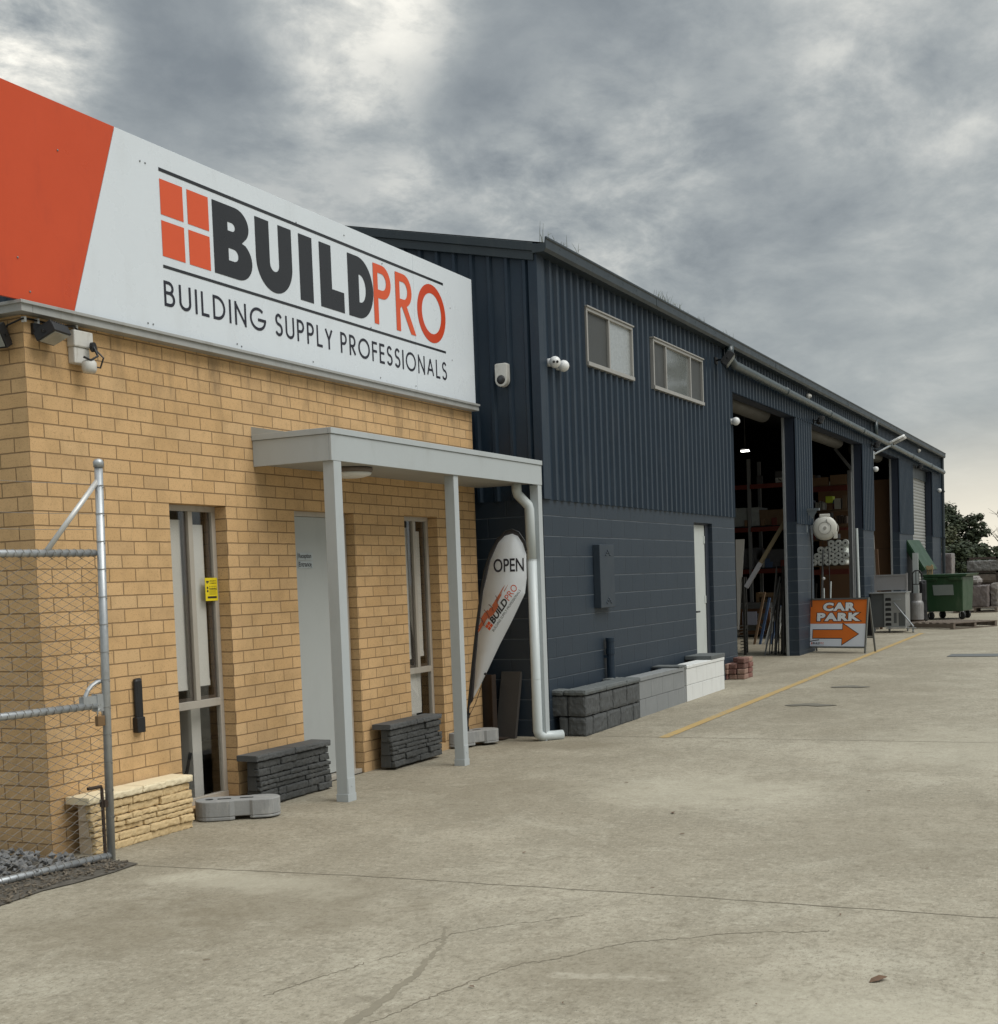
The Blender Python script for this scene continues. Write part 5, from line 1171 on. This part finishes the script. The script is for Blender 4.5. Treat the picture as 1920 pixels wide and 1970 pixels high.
# green bin
gy = G(27.6)
t = thing('waste_bin', 'large green four wheeled waste bin with its lid thrown open', 'bin', (1.55, 28.0, gy), -.12)
bx0, bx1 = -.55, .44
def bp(mb, z0, z1, a0, a1, y0, y1, b0, b1, y2, y3):
    b = len(mb.v); mb.v += [(a0,y0,z0),(a1,y0,z0),(a1,y1,z0),(a0,y1,z0),(b0,y2,z1),(b1,y2,z1),(b1,y3,z1),(b0,y3,z1)]
    mb.f += [tuple(b+i for i in q) for q in ((0,3,2,1),(4,5,6,7),(0,1,5,4),(1,2,6,5),(2,3,7,6),(3,0,4,7))]
mb = MB(); bp(mb, .20, 1.04, -.44, .40, -.42, .50, -.52, .42, -.50, .60); part(mb, 'body', BINP, t, bevel=.02, local=True)
mb = MB(); bp(mb, 1.04, 1.11, -.56, .50, -.54, .64, -.57, .54, -.55, .66); bp(mb, .96, 1.03, -.50, -.18, -.545, -.50, -.52, -.16, -.56, -.505); bp(mb, .96, 1.03, .10, .40, -.545, -.50, .08, .42, -.56, -.505); part(mb, 'rim', BINP, t, bevel=.012, local=True)
mb = MB(); a0 = Vector((-.56, -.48, 1.12)); a1 = Vector((-.56, .60, 1.12)); dv = Vector((-.48, 0, .86))
mb.face([a0, a1, a1+dv, a0+dv]); mb.face([a0+dv*.04+Vector((0, -.02, 0)), a0+dv*.96+Vector((0, -.02, 0)), a0+dv*.93+Vector((.10, -.03, .05)), a0+dv*.07+Vector((.12, -.03, .05))])
mb.face([a0+dv*.07+Vector((.12, -.03, .05)), a0+dv*.93+Vector((.10, -.03, .05)), a1+dv*.93+Vector((.10, 0, .05)), a1+dv*.07+Vector((.12, 0, .05))])
o = part(mb, 'lid', BINL, t, local=True); m = o.modifiers.new('thick', 'SOLIDIFY'); m.thickness = .02
mb = MB(); bp(mb, .60, .85, -.27, .20, -.485, -.46, -.29, .19, -.51, -.48); part(mb, 'label_plate', M('label_grey', (.20, .225, .21), .5, 0, .15, 6), t, local=True)
for x, y in ((-.38, -.34), (.36, -.34), (-.30, .42), (.30, .42)):
    mb = MB(); mb.lathe([(.07, -.028), (.098, -.02), (.098, .02), (.07, .028)], (x, y, .099), (.5, .85, 0), 18); w = part(mb, 'wheel', RUBBER, t, local=True)
    mb = MB(); mb.box(x-.035, x+.035, y-.045, y+.045, .185, .199).box(x-.045, x-.033, y-.02, y+.02, .07, .184).box(x+.033, x+.045, y-.02, y+.02, .07, .184); part(mb, 'fork', GALV, t, local=True)
for k, (x, z0, h, col) in enumerate(((1.06, 1.30, .24, PINE), (1.11, 1.30, .20, PINE), (1.16, 1.30, .26, PINE))):
    mb = MB(); mb.box(x-.018, x+.018, 27.75, 27.80, z0-.5, z0+h); single(mb, 'timber_offcut', col, 'pale timber offcut poking out of the green bin', 'timber', 'timber offcuts in the green bin', loc=(x, 27.77, z0-.5))
mb = MB(); mb.box(1.03, 1.20, 27.70, 27.74, 1.44, 1.53); single(mb, 'timber_offcut', PINE, 'short pale timber block lying across the offcuts in the bin', 'timber', 'timber offcuts in the green bin', loc=(1.1, 27.72, 1.44))
# pallets
def pallet(loc, rz, w, d, label, mat=TIMBER, group='timber pallets in the yard'):
    t = thing('pallet', label, 'pallet', loc, rz, group)
    for k in range(7):
        y = -d/2+(d-.10)*k/6; mb = MB(); mb.box(-w/2, w/2, y, y+.10, .112+rnd.uniform(0, .004), .134); part(mb, 'deck_board', mat, t, local=True)
    for x in (-w/2, -.03, w/2-.06): mb = MB(); mb.box(x, x+.06, -d/2+.004, d/2-.004, .021, .110); part(mb, 'bearer', mat, t, local=True)
    for y in (-d/2, d/2-.10): mb = MB(); mb.box(-w/2, w/2, y, y+.10, .0, .020); part(mb, 'base_board', mat, t, local=True)
    return t
ang = math.atan2(23.92-22.66, 2.80-1.87); pallet((2.06, 24.25, G(24.3)), ang, 1.30, 1.30, 'weathered flat pallet lying on the concrete in front of the green bin')
pa = pallet((1.78, 31.6, G(31.6)), 0, 1.1, 1.1, 'dark pallet under the wrapped brown stack near the yard edge')
gz = G(31.6)+.136
mb = MB(); mb.rough(1.48, 2.10, 31.15, 32.1, gz, gz+.58, .016, .04, 9, 3, .008); single(mb, 'wrapped_stack', WRAP, 'plastic wrapped stack of brown bricks on the dark pallet', 'pallet load', 'wrapped loads in the far yard', loc=(1.78, 31.6, gz))
mb = MB(); mb.rough(1.54, 1.90, 31.2, 31.9, gz+.58, gz+.82, .05, .07, 5, 8, .05); single(mb, 'white_sack', M('sack', (.24, .22, .205), .6, 0, .4, 9, (.13, .11, .10), .6, .6, 15), 'slumped white sack lying on the wrapped brown stack', 'sack', loc=(1.72, 31.5, gz+.58))
t = thing('pallet_rack', 'dark steel stillage frame holding pale sheeted packs', 'rack', (1.8, 33.6, G(33.5)))
mb = MB()
for x in (1.36, 2.12):
    for y in (33.2, 34.1): mb.box(x, x+.05, y, y+.05, G(33.5), 1.72)
mb.box(1.36, 2.17, 33.2, 33.25, 1.66, 1.72).box(1.36, 2.17, 33.2, 34.15, .92, .98).box(1.36, 2.17, 33.2, 33.25, 1.28, 1.33); part(mb, 'frame', M('stillage_brown', (.07, .05, .04), .8, 0, .3, 8), t)
mb = MB(); mb.rough(1.35, 2.18, 33.17, 34.15, 1.335, 1.62, .025, .04, 9, 4, .006); single(mb, 'wrapped_stack', M('pale_sheet', (.19, .18, .165), .4, 0, .6, 6, (.09, .072, .06), .7, .9, 10), 'pale plastic sheeted pack on top of the steel stillage', 'pallet load', 'wrapped loads in the far yard', loc=(1.77, 33.7, 1.34))
mb = MB(); mb.rough(1.40, 2.16, 33.2, 34.1, .985, 1.26, .015, .08, 6, 9, .02); single(mb, 'wrapped_stack', TIMBER, 'brown timber pack on the lower shelf of the steel stillage', 'pallet load', 'wrapped loads in the far yard', loc=(1.78, 33.7, .985))
mb = MB(); mb.rough(.16, .64, 35.6, 36.4, G(36), 1.88, .018, .05, 8, 2, .008); single(mb, 'wrapped_stack', WRAP, 'tall plastic wrapped stack standing beyond the warehouse end', 'pallet load', 'wrapped loads in the far yard', loc=(.4, 36, G(36)))
mb = MB(); mb.rough(2.12, 2.30, 31.6, 32.6, G(32)+.1, 1.0, .04, .04, 7, 12, .008); single(mb, 'tarpaulin_bundle', M('tarp', (.16, .14, .12), .5, 0, .4, 6, (.14, .12, .10), .5), 'pale tarpaulin hung over the side of the wrapped brown stack', 'tarpaulin', loc=(2.23, 32.1, G(32)))
mb = MB(); mb.box(2.40, 3.0, 33.0, 34.0, G(33), 1.5).box(2.38, 3.02, 32.98, 34.02, 1.02, 1.10).box(2.38, 3.02, 32.98, 34.02, .5, .55); single(mb, 'rusty_cage', M('rust_red', (.13, .045, .03), .85, 0, .35, 5), 'rust red steel cage at the right edge of the yard', 'cage', loc=(2.7, 33.5, G(33)))
mb = MB(); mb.box(2.42, 2.9, 33.0, 33.4, 1.51, 1.63); single(mb, 'white_box', WHITE, 'white box lying on the rust red cage', 'box', loc=(2.6, 33.2, 1.51))
mb = MB(); mb.box(3.03, 4.8, 15.80, 16.42, G(16)+.0035, G(16)+.0062)
struct(mb, 'drain_grate', M('drain', (.11, .115, .11), .7, 0, .3, 12))
for (x, y, w, d) in ((2.45, 8.92, .52, .28), (2.48, 11.0, .44, .30)):
    mb = MB(); mb.face([(x+w/2*math.cos(a)*(1+.25*math.sin(3*a+x)), y+d/2*math.sin(a)*(1+.3*math.sin(5*a)), G(y)+.0035+.0001*k) for k, a in enumerate([i*2*math.pi/24 for i in range(24)])]); struct(mb, 'damp_stain', M('damp_concrete', (.165, .150, .115), .45, 0, .25, 9))
LEAFD = M('dead_leaf', (.12, .07, .04), .9, 0, .4, 30)
R = random.Random(12)
for k in range(34):
    x, y = (R.uniform(2.2, 5.6), R.uniform(-1.6, 6.5)); s = R.uniform(.008, .020)
    if k == 0: x, y, s = 4.92, -.76, .045
    if k == 1: x, y, s = 3.07, 2.33, .035
    a = R.uniform(0, 6.28); mb = MB(); u = Vector((math.cos(a), math.sin(a), .1)); v = Vector((-math.sin(a), math.cos(a), .15))
    q = [Vector((x, y, G(y)+.006))+u*s*p[0]+v*s*p[1]*.6 + Vector((0, 0, abs(p[1])*s*.25)) for p in ((-1, 0), (-.4, -.6), (.5, -.5), (1, 0), (.4, .6), (-.5, .5))]
    mb.face(q); single(mb, 'dead_leaf', LEAFD, 'small brown dry leaf lying on the concrete driveway', 'leaf', 'dry leaves scattered on the driveway', loc=(x, y, G(y)))

# ------------------------------------------------------------------ inside the bays
gy = G(16.6)
mb = MB(); fr = ((0, 16.55, 0), (1, 0, 0), (0, 0, 1), (0, -1, 0)); mb.prism([(-.527, 2.115), (-.53, .55), (-.507, .55), (-.372, 2.115)], fr, 0, .03); single(mb, 'white_board', M('board_cream', (.50, .485, .455), .6, 0, .06, 5), 'tall pale tapered board leaning inside the first bay jamb', 'board', loc=(-.45, 16.55, .55))
t = thing('steel_rack', 'black upright steel rack standing just inside the first bay', 'rack', (-.40, 16.6, gy))
mb = MB(); mb.box(-.425, -.385, 16.50, 16.54, gy, 1.46).box(-.56, -.52, 17.1, 17.14, gy, 1.46).bar((-.40, 16.53, .95), (-.54, 17.1, 1.0), .03, .03).bar((-.40, 16.53, .55), (-.54, 17.1, .6), .03, .03); part(mb, 'frame', STEELK, t)
mb = MB()
for k in range(9): mb.bar((-.50, 16.62, .17+k*.055), (-.41, 16.58, .18+k*.055), .05, .018)
single(mb, 'roof_sheet_stack', GALV, 'small stack of grey corrugated sheets at the foot of the black rack', 'sheets', loc=(-.46, 16.6, gy))
t = thing('timber_beam', 'long timber beam slanting across the first bay with white wrapped end', 'timber', (-.08, 16.5, 1.2))
mb = MB(); a, b = Vector((-.352, 16.5, 1.282)), Vector((.345, 16.5, 2.372)); m_ = a.lerp(b, .38); mb.bar(m_, b, .065, .045, (0, 1, 0)); part(mb, 'timber', M('dull_pine', (.21, .17, .105), .8, 0, .15, 6), t)
mb = MB(); mb.bar(a, m_, .075, .055, (0, 1, 0)); part(mb, 'wrapping', M('wrap_white', (.42, .42, .46), .5, 0, .2, 8), t)
R = random.Random(5); pk = None
for k in range(16):
    x = .02+k*.024; lean = R.uniform(.02, .10); top = R.uniform(1.25, 1.65); y = 16.45+R.uniform(-.05, .30)
    mb = MB(); a = Vector((x, y, gy+.01)); b = Vector((x*.55+.10+R.uniform(-.02, .02), 16.75, top)); mb.bar(a, b, .022, .006, (0, 1, 0)).bar(a+Vector((0, .012, 0)), b+Vector((0, .012, 0)), .005, .022, (0, 1, 0))
    o = single(mb, 'star_picket', STEELK, 'black steel star picket in the bundle leaning on the first bay pier', 'fence picket', 'black star pickets leaning in the first bay', loc=tuple(a))
    if k % 3 == 1: o.data.materials.clear(); o.data.materials.append(M('picket_pale', (.13, .125, .12), .5, .3, .3, 9))
mb = MB(); mb.bar((-.03, 16.4, gy), (.18, 16.75, 1.45), .02, .02).bar((.40, 16.4, gy), (.33, 16.75, 1.95), .015, .015); single(mb, 'steel_rod', GALV, 'pair of grey steel rods leaning with the black star pickets', 'rods', loc=(.1, 16.4, gy))
# crate and racking further in
gy = G(21.8)
t = thing('timber_crate', 'open sided brown timber crate with diagonal brace on the bay floor', 'crate', (-1.55, 22.0, gy))
BRN = M('crate_brown', (.13, .062, .030), .8, 0, .3, 6)
mb = MB()
for x in (-1.95, -1.36): mb.box(x, x+.07, 21.62, 21.69, gy+.04, .76)
mb.box(-1.88, -1.36, 21.63, 21.68, gy+.06, gy+.14).box(-1.88, -1.36, 21.63, 21.68, .66, .76).box(-1.88, -1.36, 21.63, 21.68, .44, .52); mb.bar((-1.88, 21.60, .70), (-1.37, 21.60, .26), .03, .07, (0, 1, 0)); part(mb, 'front_frame', BRN, t)
mb = MB(); mb.rough(-1.93, -1.33, 21.72, 22.4, gy+.04, .66, .02, .1, 5, 6); part(mb, 'contents', M('grey_bags', (.20, .205, .195), .7, 0, .3, 6), t)
mb = MB(); mb.box(-1.98, -1.28, 21.58, 22.5, .765, .88); part(mb, 'lid', M('crate_top', (.055, .056, .056), .6), t)
mb = MB(); mb.box(-1.86, -1.55, 21.555, 21.575, .42, .70); single(mb, 'notice_sheet', M('notice_blue', (.28, .29, .36), .6, 0, .2, 20), 'pale printed notice sheet on the front of the timber crate', 'notice', loc=(-1.7, 21.56, .42))
mb = MB()
mb.box(-1.62, -1.56, 21.8, 22.2, .885, 1.10).box(-1.56, -.9, 21.8, 22.2, 1.0, 1.08).box(-1.52, -1.40, 21.82, 22.1, .885, .99).box(-1.32, -1.16, 21.82, 22.1, .885, .99); single(mb, 'brown_carton', M('carton_brown', (.11, .065, .027), .8, 0, .3, 6), 'brown cartons standing on the dark crate lid', 'cartons', loc=(-1.3, 22, .885))
t = thing('storage_rack', 'tall orange and grey pallet rack deep inside the first bay', 'rack', (-2.0, 24.0, G(24)))
mb = MB()
for x in (-4.2, -2.25, -1.15):
    for y in (23.6, 24.5): mb = MB(); mb.box(x, x+.07, y, y+.07, G(24), 4.1); part(mb, 'upright', M('rack_grey', (.20, .205, .21), .5, .2, .1), t)
mb = MB()
for z in (1.5, 2.45, 3.42): mb.box(-4.13, -2.25, 23.57, 23.6, z, z+.10).box(-2.18, -1.15, 23.57, 23.6, z, z+.10)
part(mb, 'beam', ORANGEB, t)
mb = MB()
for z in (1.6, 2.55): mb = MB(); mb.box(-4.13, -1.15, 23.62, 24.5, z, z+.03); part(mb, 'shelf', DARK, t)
for k, (x0, x1, z, h, mt, lb) in enumerate(((-2.75, -2.0, 2.585, .42, M('dim_sheets', (.26, .28, .28), .4, 0, .4, 9), 'stack of wrapped pale sheets on the upper shelf in the first bay'), (-2.0, -1.4, 2.585, .35, CARD, 'dull cardboard stack on the upper shelf in the first bay'), (-2.9, -2.1, 1.635, .45, M('dark_goods', (.07, .07, .075), .6, 0, .5, 9), 'dark packed goods on the middle shelf in the first bay'), (-1.95, -1.3, 1.635, .4, M('dark_goods', (.07, .07, .075)), 'dark machinery boxes on the middle shelf near the pier'))):
    mb = MB(); mb.rough(x0, x1, 23.66, 24.4, z, z+h, .02, .1, 5, k*5); single(mb, 'shelf_stack', mt, lb, 'stock', 'stock on the first bay rack', loc=((x0+x1)/2, 24, z))
t = thing('ceiling_tube', 'lit white fluorescent batten hanging in the first bay', 'light', (-1.75, 21.7, 4.11))
mb = MB(); mb.obox((-1.75, 21.7, 4.11), Vector((1, .1, .03)).normalized(), Vector((0, 1, 0)), Vector((0, 0, 1)), .075, .05, .012); part(mb, 'tube', emit_mat('tube_light', (1, .98, .92), 9), t)
mb = MB(); mb.box(-1.83, -1.67, 21.66, 21.74, 4.128, 4.16).box(-1.755, -1.745, 21.695, 21.705, 4.16, 5.0); part(mb, 'batten', M('batten_grey', (.1, .1, .1), .6), t)
R = random.Random(31)
GOODS = [M('goods_dark', (.05, .05, .052), .6, 0, .5, 9), M('goods_brown', (.16, .10, .055), .8, 0, .4, 9), M('goods_pale', (.36, .36, .34), .6, 0, .4, 9), M('goods_blue', (.05, .085, .16), .5, 0, .3, 9), M('goods_red', (.12, .022, .016), .6, 0, .3, 9)]
def small_goods(x0, x1, y, zs, n, label, group):
    for k in range(n):
        z = zs[k % len(zs)]; x = R.uniform(x0, x1); w, h = R.uniform(.05, .16), R.uniform(.07, .26); mb = MB()
        if R.random() < .35: mb.lathe([(w*.5, 0), (w*.5, h*.9), (w*.35, h)], (x, y, z), n=12)
        else: mb.rough(x, x+w, y-.1, y+.1, z, z+h, .006, .06, 8, k)
        single(mb, 'shelf_goods', R.choice(GOODS), label, 'stock', group, loc=(x, y, z), bevel=.004)
small_goods(-2.35, -1.2, 23.72, (2.58, 1.63, 3.53, .22), 26, 'small dull item among the stock on the rack inside the first bay', 'small stock in the first bay')
small_goods(-1.15, -.25, 24.10, (3.42, 2.88, 2.55, 2.22), 26, 'small dull item among the stock on the shelves inside the second bay', 'small stock in the second bay')
for k in range(7):
    x = -1.28+k*.13; mb = MB(); mb.bar((x, 22.9, G(23)), (x+R.uniform(-.12, .12), 23.2, R.uniform(1.1, 2.1)), .03, .03); single(mb, 'leaning_bar', STEELK if k % 2 else GALV, 'grey or black bar leaning on the rack behind the timber crate', 'bar', 'bars leaning inside the first bay', loc=(x, 22.9, G(23)))
for k in range(5):
    x = -1.0+k*.11; mb = MB(); mb.bar((x, 19.3, G(19)), (x*.9+.02, 19.7, R.uniform(.7, 1.2)), .05, .02); single(mb, 'leaning_bar', R.choice(GOODS), 'short dark bar standing inside the first bay behind the star pickets', 'bar', 'short bars inside the first bay', loc=(x, 19.3, G(19)))
# second bay: shelves with white rolls
t = thing('storage_rack', 'orange beamed pallet rack full of stock inside the second bay', 'rack', (-.5, 26.0, G(26)))
for q in ((-.085, -.005, 24.0, 24.09, G(24), 3.72), (-1.30, -1.23, 24.0, 24.07, G(24), 3.9), (-.075, -.01, 25.0, 25.09, G(24), 3.72)):
    mb = MB(); mb.box(*q); part(mb, 'upright', M('rack_grey', (.20, .205, .21)), t)
mb = MB(); mb.bar((-.35, 24.05, 4.22), (.03, 24.05, 3.70), .05, .06); part(mb, 'brace', M('rack_grey', (.20, .205, .21)), t)
mb = MB()
for z in (1.42, 3.28): mb.box(-1.23, -.085, 23.97, 24.0, z, z+.12)
mb.box(-1.23, -.085, 23.97, 24.0, 2.40, 2.46); part(mb, 'beam', ORANGEB, t)
mb = MB()
for z in (1.60, 2.20, 2.53, 2.86, 3.40): mb = MB(); mb.box(-1.23, -.09, 24.0, 25.0, z, z+.02); part(mb, 'shelf', CARD, t)
RD = .158; proto = None
for r in range(4):
    n = (5, 5, 4, 3)[r]
    for c in range(n):
        x = -.155-RD*c-(RD/2 if r % 2 == 0 else 0)*1.0; z = 1.70+RD*.875*r
        if proto is None:
            mb = MB(); o_ = Vector((0, 0, 0)); prof = [(.030, 0), (RD/2-.006, 0), (RD/2, .01), (RD/2, .8), (.03, .8)]
            mb.lathe([(.020, .03), (.021, 0), (RD/2-.008, .0), (RD/2-.001, .01), (RD/2-.001, .8), (.0, .8)], (0, 0, 0), (0, 1, 0), 20)
            proto = single(mb, 'pipe_roll', ROLLW, 'white lagging roll end in the stack on the second bay rack', 'roll', 'white rolls stacked in the second bay'); proto.location = (x, 23.98, z)
            mb = MB(); mb.lathe([(.021, 0), (.021, .002)], (0, -.003, 0), (0, 1, 0), 12); core = part(mb, 'core', DARK, proto, local=True)
        else: copy_tree(proto, loc=(x, 23.98, z))
R = random.Random(9)
for k, (x0, x1, z, h, mt, lb) in enumerate(((-.57, -.42, 3.03, .16, LIME, 'lime green label card on the upper second bay shelf'), (-.80, -.62, 2.88, .20, M('tin_grey', (.22, .22, .2), .5), 'grey tins at the left of the upper second bay shelf'), (-.38, -.24, 2.88, .26, M('reel_pale', (.30, .29, .25), .5), 'pale cable reel on the upper second bay shelf'), (-.20, -.10, 2.88, .30, CARD, 'tall cardboard box at the right of the upper second bay shelf'), (-.85, -.50, 3.42, .22, M('ply_box', (.17, .10, .05), .8), 'long brown carton at the left of the top second bay shelf'), (-.46, -.10, 3.42, .24, M('ply_box', (.17, .1, .05)), 'long brown carton at the right of the top second bay shelf'), (-.72, -.40, 2.55, .16, CARD, 'row of brown packets on the middle second bay shelf'), (-.34, -.12, 2.55, .20, RUST, 'row of reddish packets on the middle second bay shelf'), (-.80, -.30, 2.22, .12, M('dark_goods', (.07, .07, .075)), 'dark flat goods on the shelf above the white rolls'))):
    mb = MB(); n = 1 if h > .21 or mt is LIME else 4
    for i in range(n):
        a = x0+(x1-x0)*i/n; mb.box(a, a+(x1-x0)/n-.012*(n > 1), 23.99-.002*k, 24.25, z, z+h*R.uniform(.8, 1))
    single(mb, 'shelf_stock', mt, lb, 'stock', 'stock on the second bay shelves', loc=((x0+x1)/2, 24, z))
gy = G(20)
mb = MB(); mb.box(-1.1, .02, 21.0, 21.6, .70, .80).box(-1.08, -1.0, 21.05, 21.1, gy, .70).box(-.06, .0, 21.05, 21.1, gy, .70); bench = single(mb, 'work_bench', M('bench_grey', (.22, .22, .215), .6, 0, .2, 6), 'grey work bench behind the CAR PARK sign', 'bench', loc=(-.5, 21.3, gy))
t = thing('red_can', 'bright red can with a spout on the bench behind the sign', 'can', (-.36, 21.05, .80))
mb = MB(); mb.lathe([(.075, 0), (.08, .02), (.078, .16), (.05, .185), (.03, .19)], (-.36, 21.05, .80), n=16); part(mb, 'body', RED, t, smooth=True)
mb = MB(); mb.tube([(-.36+.05*math.cos(a), 21.05, 1.00+.05*math.sin(a)) for a in [k*.5 for k in range(11)]], .014, 6); part(mb, 'handle', RED, t, smooth=True)
t = thing('white_ball', 'small white float ball on a cord in the second bay', 'ball', (-.22, 22.0, 1.34)); mb = MB(); mb.lathe([(.035*math.sin(math.radians(q)), -.035*math.cos(math.radians(q))) for q in range(4, 180, 16)], (-.22, 22.0, 1.35), n=14); part(mb, 'float', WHITE, t, smooth=True)
mb = MB(); mb.tube([(-.22, 22.0, 1.31), (-.22, 22.0, .9)], .006, 5).tube([(-.22, 22.0, 1.38), (-.22, 22.0, 2.4)], .005, 5); part(mb, 'cord', BLACK, t)
for x, x2, h, lb in ((.12, .12, 1.17, 'short grey plastic conduit standing behind the sign'), (.22, .26, 1.30, 'leaning grey plastic conduit behind the sign, right of the short one')):
    mb = MB(); mb.tube([(x, 20.4, G(20)), (x2, 20.45, h)], .014, 8); single(mb, 'conduit', PVC, lb, 'conduit', 'conduits standing in the second bay', loc=(x, 20.4, G(20)))
mb = MB(); mb.tube([(.56, 21.75, G(21)), (.53, 21.75, 2.36)], .028, 8); single(mb, 'conduit', PVC, 'tall grey pole leaning on the far jamb of the second bay', 'pole', loc=(.56, 21.75, G(21)))
for x0, x1, z1, mt, lb in ((.34, .44, 2.26, M('pale_plank', (.30, .28, .25), .8, 0, .15, 5), 'taller pale plank leaning in the third bay'), (.26, .33, 2.30, M('grey_plank', (.17, .17, .165), .8, 0, .15, 5), 'grey plank left of the pale one in the third bay'), (.46, .52, 1.95, PLY, 'narrow brown plank right of the pale one in the third bay')):
    mb = MB(); fr = ((0, 23.9, 0), (1, 0, 0), (0, 0, 1), (0, -1, 0)); mb.prism([(x0+.12, G(24)), (x1+.12, G(24)), (x1+.05, z1), (x0+.05, z1)], fr, 0, .04); single(mb, 'plank', mt, lb, 'plank', 'planks leaning in the third bay', loc=(x0+.1, 23.9, G(24)))
mb = MB(); mb.box(-1.4, .36, 27.0, 27.03, 2.0, 3.66).box(-1.4, .36, 27.0, 27.032, G(27), 1.995); single(mb, 'plywood_wall', PLY, 'brown plywood sheets lining the third bay', 'plywood', loc=(-.5, 27, G(27)))

# ------------------------------------------------------------------ weeds in the gutter
def weeds(y0, y1, n, hmax, label, seed):
    R = random.Random(seed); mb = MB()
    for k in range(n):
        y = R.uniform(y0, y1); h = R.uniform(.25, 1)*hmax; dx, dy = R.uniform(-.3, .3)*h, R.uniform(-.45, .45)*h; x = R.uniform(.66, .74); z0 = 4.775-.075*(y-GY)/27.8
        mb.tube([(x, y, z0-.02), (x+dx*.3, y+dy*.3, z0+h*.5), (x+dx, y+dy, z0+h*R.uniform(.75, 1))], [.003, .0022, .0008], 4, False)
        if R.random() < .4: mb.tube([(x+dx*.3, y+dy*.3, z0+h*.5), (x+dx*.3+R.uniform(-.05, .05), y+dy*.3+R.uniform(-.08, .08), z0+h*.62)], [.0018, .0006], 4, False)
    single(mb, 'weed', GRASSM, label, 'weed', 'weeds growing in the roof gutter', loc=(.7, (y0+y1)/2, 4.75))
weeds(5.9, 6.05, 6, .20, 'wispy dry weed at the corner end of the roof gutter', 1); weeds(6.1, 6.75, 12, .16, 'thin dry weeds in the gutter just past the corner', 2)
weeds(9.0, 10.0, 46, .16, 'dense tuft of green weeds in the gutter above the right window', 3); weeds(10.0, 11.0, 24, .13, 'sparse weeds in the gutter right of the dense tuft', 4); weeds(11.2, 12.4, 7, .13, 'last few thin weeds in the gutter before the pipe', 6)

# ------------------------------------------------------------------ trees behind the yard
def tree(x, y, h, w, seed, kind, label, bare=False):
    R = random.Random(seed); z0 = G(y); t = thing('tree', label, 'tree', (x, y, z0), 0, 'trees beyond the yard')
    mb = MB(); mb.tube([(x, y, z0-.3), (x+R.uniform(-.1, .1), y, z0+h*.35), (x+R.uniform(-.3, .3), y, z0+h*.8)], [.05*w+.05, .035*w+.03, .02], 7)
    limbs = []
    for k in range(9 if not bare else 22):
        a = R.uniform(0, 6.28); s = R.uniform(.2, .75)*h; l = w*R.uniform(.2, .5); e = Vector((x+math.cos(a)*l, y+math.sin(a)*l, z0+min(h, s+l*(.9 if not bare else 1.6))))
        mb.tube([(x, y, z0+s), tuple((Vector((x, y, z0+s))+e)/2+Vector((0, 0, .1))), tuple(e)], [.05, .03, .012], 5); limbs.append(e)
        if bare:
            for j in range(5): q = e+Vector((R.uniform(-.5, .5), R.uniform(-.5, .5), R.uniform(.1, .7))); mb.tube([tuple(e), tuple(q)], [.012, .005], 4)
    part(mb, 'trunk', BARK, t)
    if bare: return t
    mb = MB(); cl = []
    for k in range(int(62*w)):
        a = R.uniform(0, 6.28); rr = w*.5*math.sqrt(R.random()); zz = R.uniform(.10, 1.0)
        env = math.sqrt(max(0, 1-((zz-.45)/.62)**2)); cl.append((Vector((x+math.cos(a)*rr*env, y+math.sin(a)*rr*env, z0+h*zz)), R.uniform(.22, .55)*w*.28))
    for c, r in cl:
        for j in range(80):
            d = Vector((R.gauss(0, 1), R.gauss(0, 1), R.gauss(0, .8))).normalized()*r*R.random()**.4; p = c+d; s = R.uniform(.045, .10)
            nrm = (d.normalized()+Vector((R.uniform(-.7, .7), R.uniform(-.7, .7), R.uniform(-.2, .9)))).normalized(); u = nrm.cross(Vector((.3, .2, 1))).normalized(); v = nrm.cross(u)
            mb.face([p-u*s, p-v*s*.6, p+u*s, p+v*s*.6])
    part(mb, 'crown', LEAF[kind], t); return t
tree(-3.5, 62, 3.95, 3.4, 1, 0, 'tall dark green tree nearest the warehouse end')
tree(-1.95, 64, 3.55, 1.9, 2, 0, 'dark tree with a stepped crown beside the tallest one')
tree(-2.4, 56, 2.7, 2.4, 3, 1, 'olive green bushy tree in front of the dark ones')
tree(.45, 60, 2.5, 2.2, 5, 1, 'olive tree low at the edge of the yard behind the cages')
tree(-5.4, 66, 3.9, 3.4, 6, 0, 'dark tree mostly hidden by the warehouse end')
tree(1.4, 66, 3.3, 3.0, 8, 0, 'dark tree behind the olive tree at the edge of the yard')
tree(-.9, 52, 1.9, 2.6, 9, 0, 'low dark shrub tree behind the wrapped stacks')
tree(1.2, 54, 2.1, 2.6, 10, 1, 'low olive shrub tree beside the dark shrub')
tree(-1.1, 72, 4.0, 1.4, 11, 0, 'bare leafless tree rising in the gap between the green crowns', True)
tree(.25, 70, 4.4, 1.6, 12, 0, 'bare leafless tree above the low olive tree', True)
tree(15.6, 58, 12.5, 4.6, 21, 1, 'tall tree across the yard, mirrored in the upstairs window')
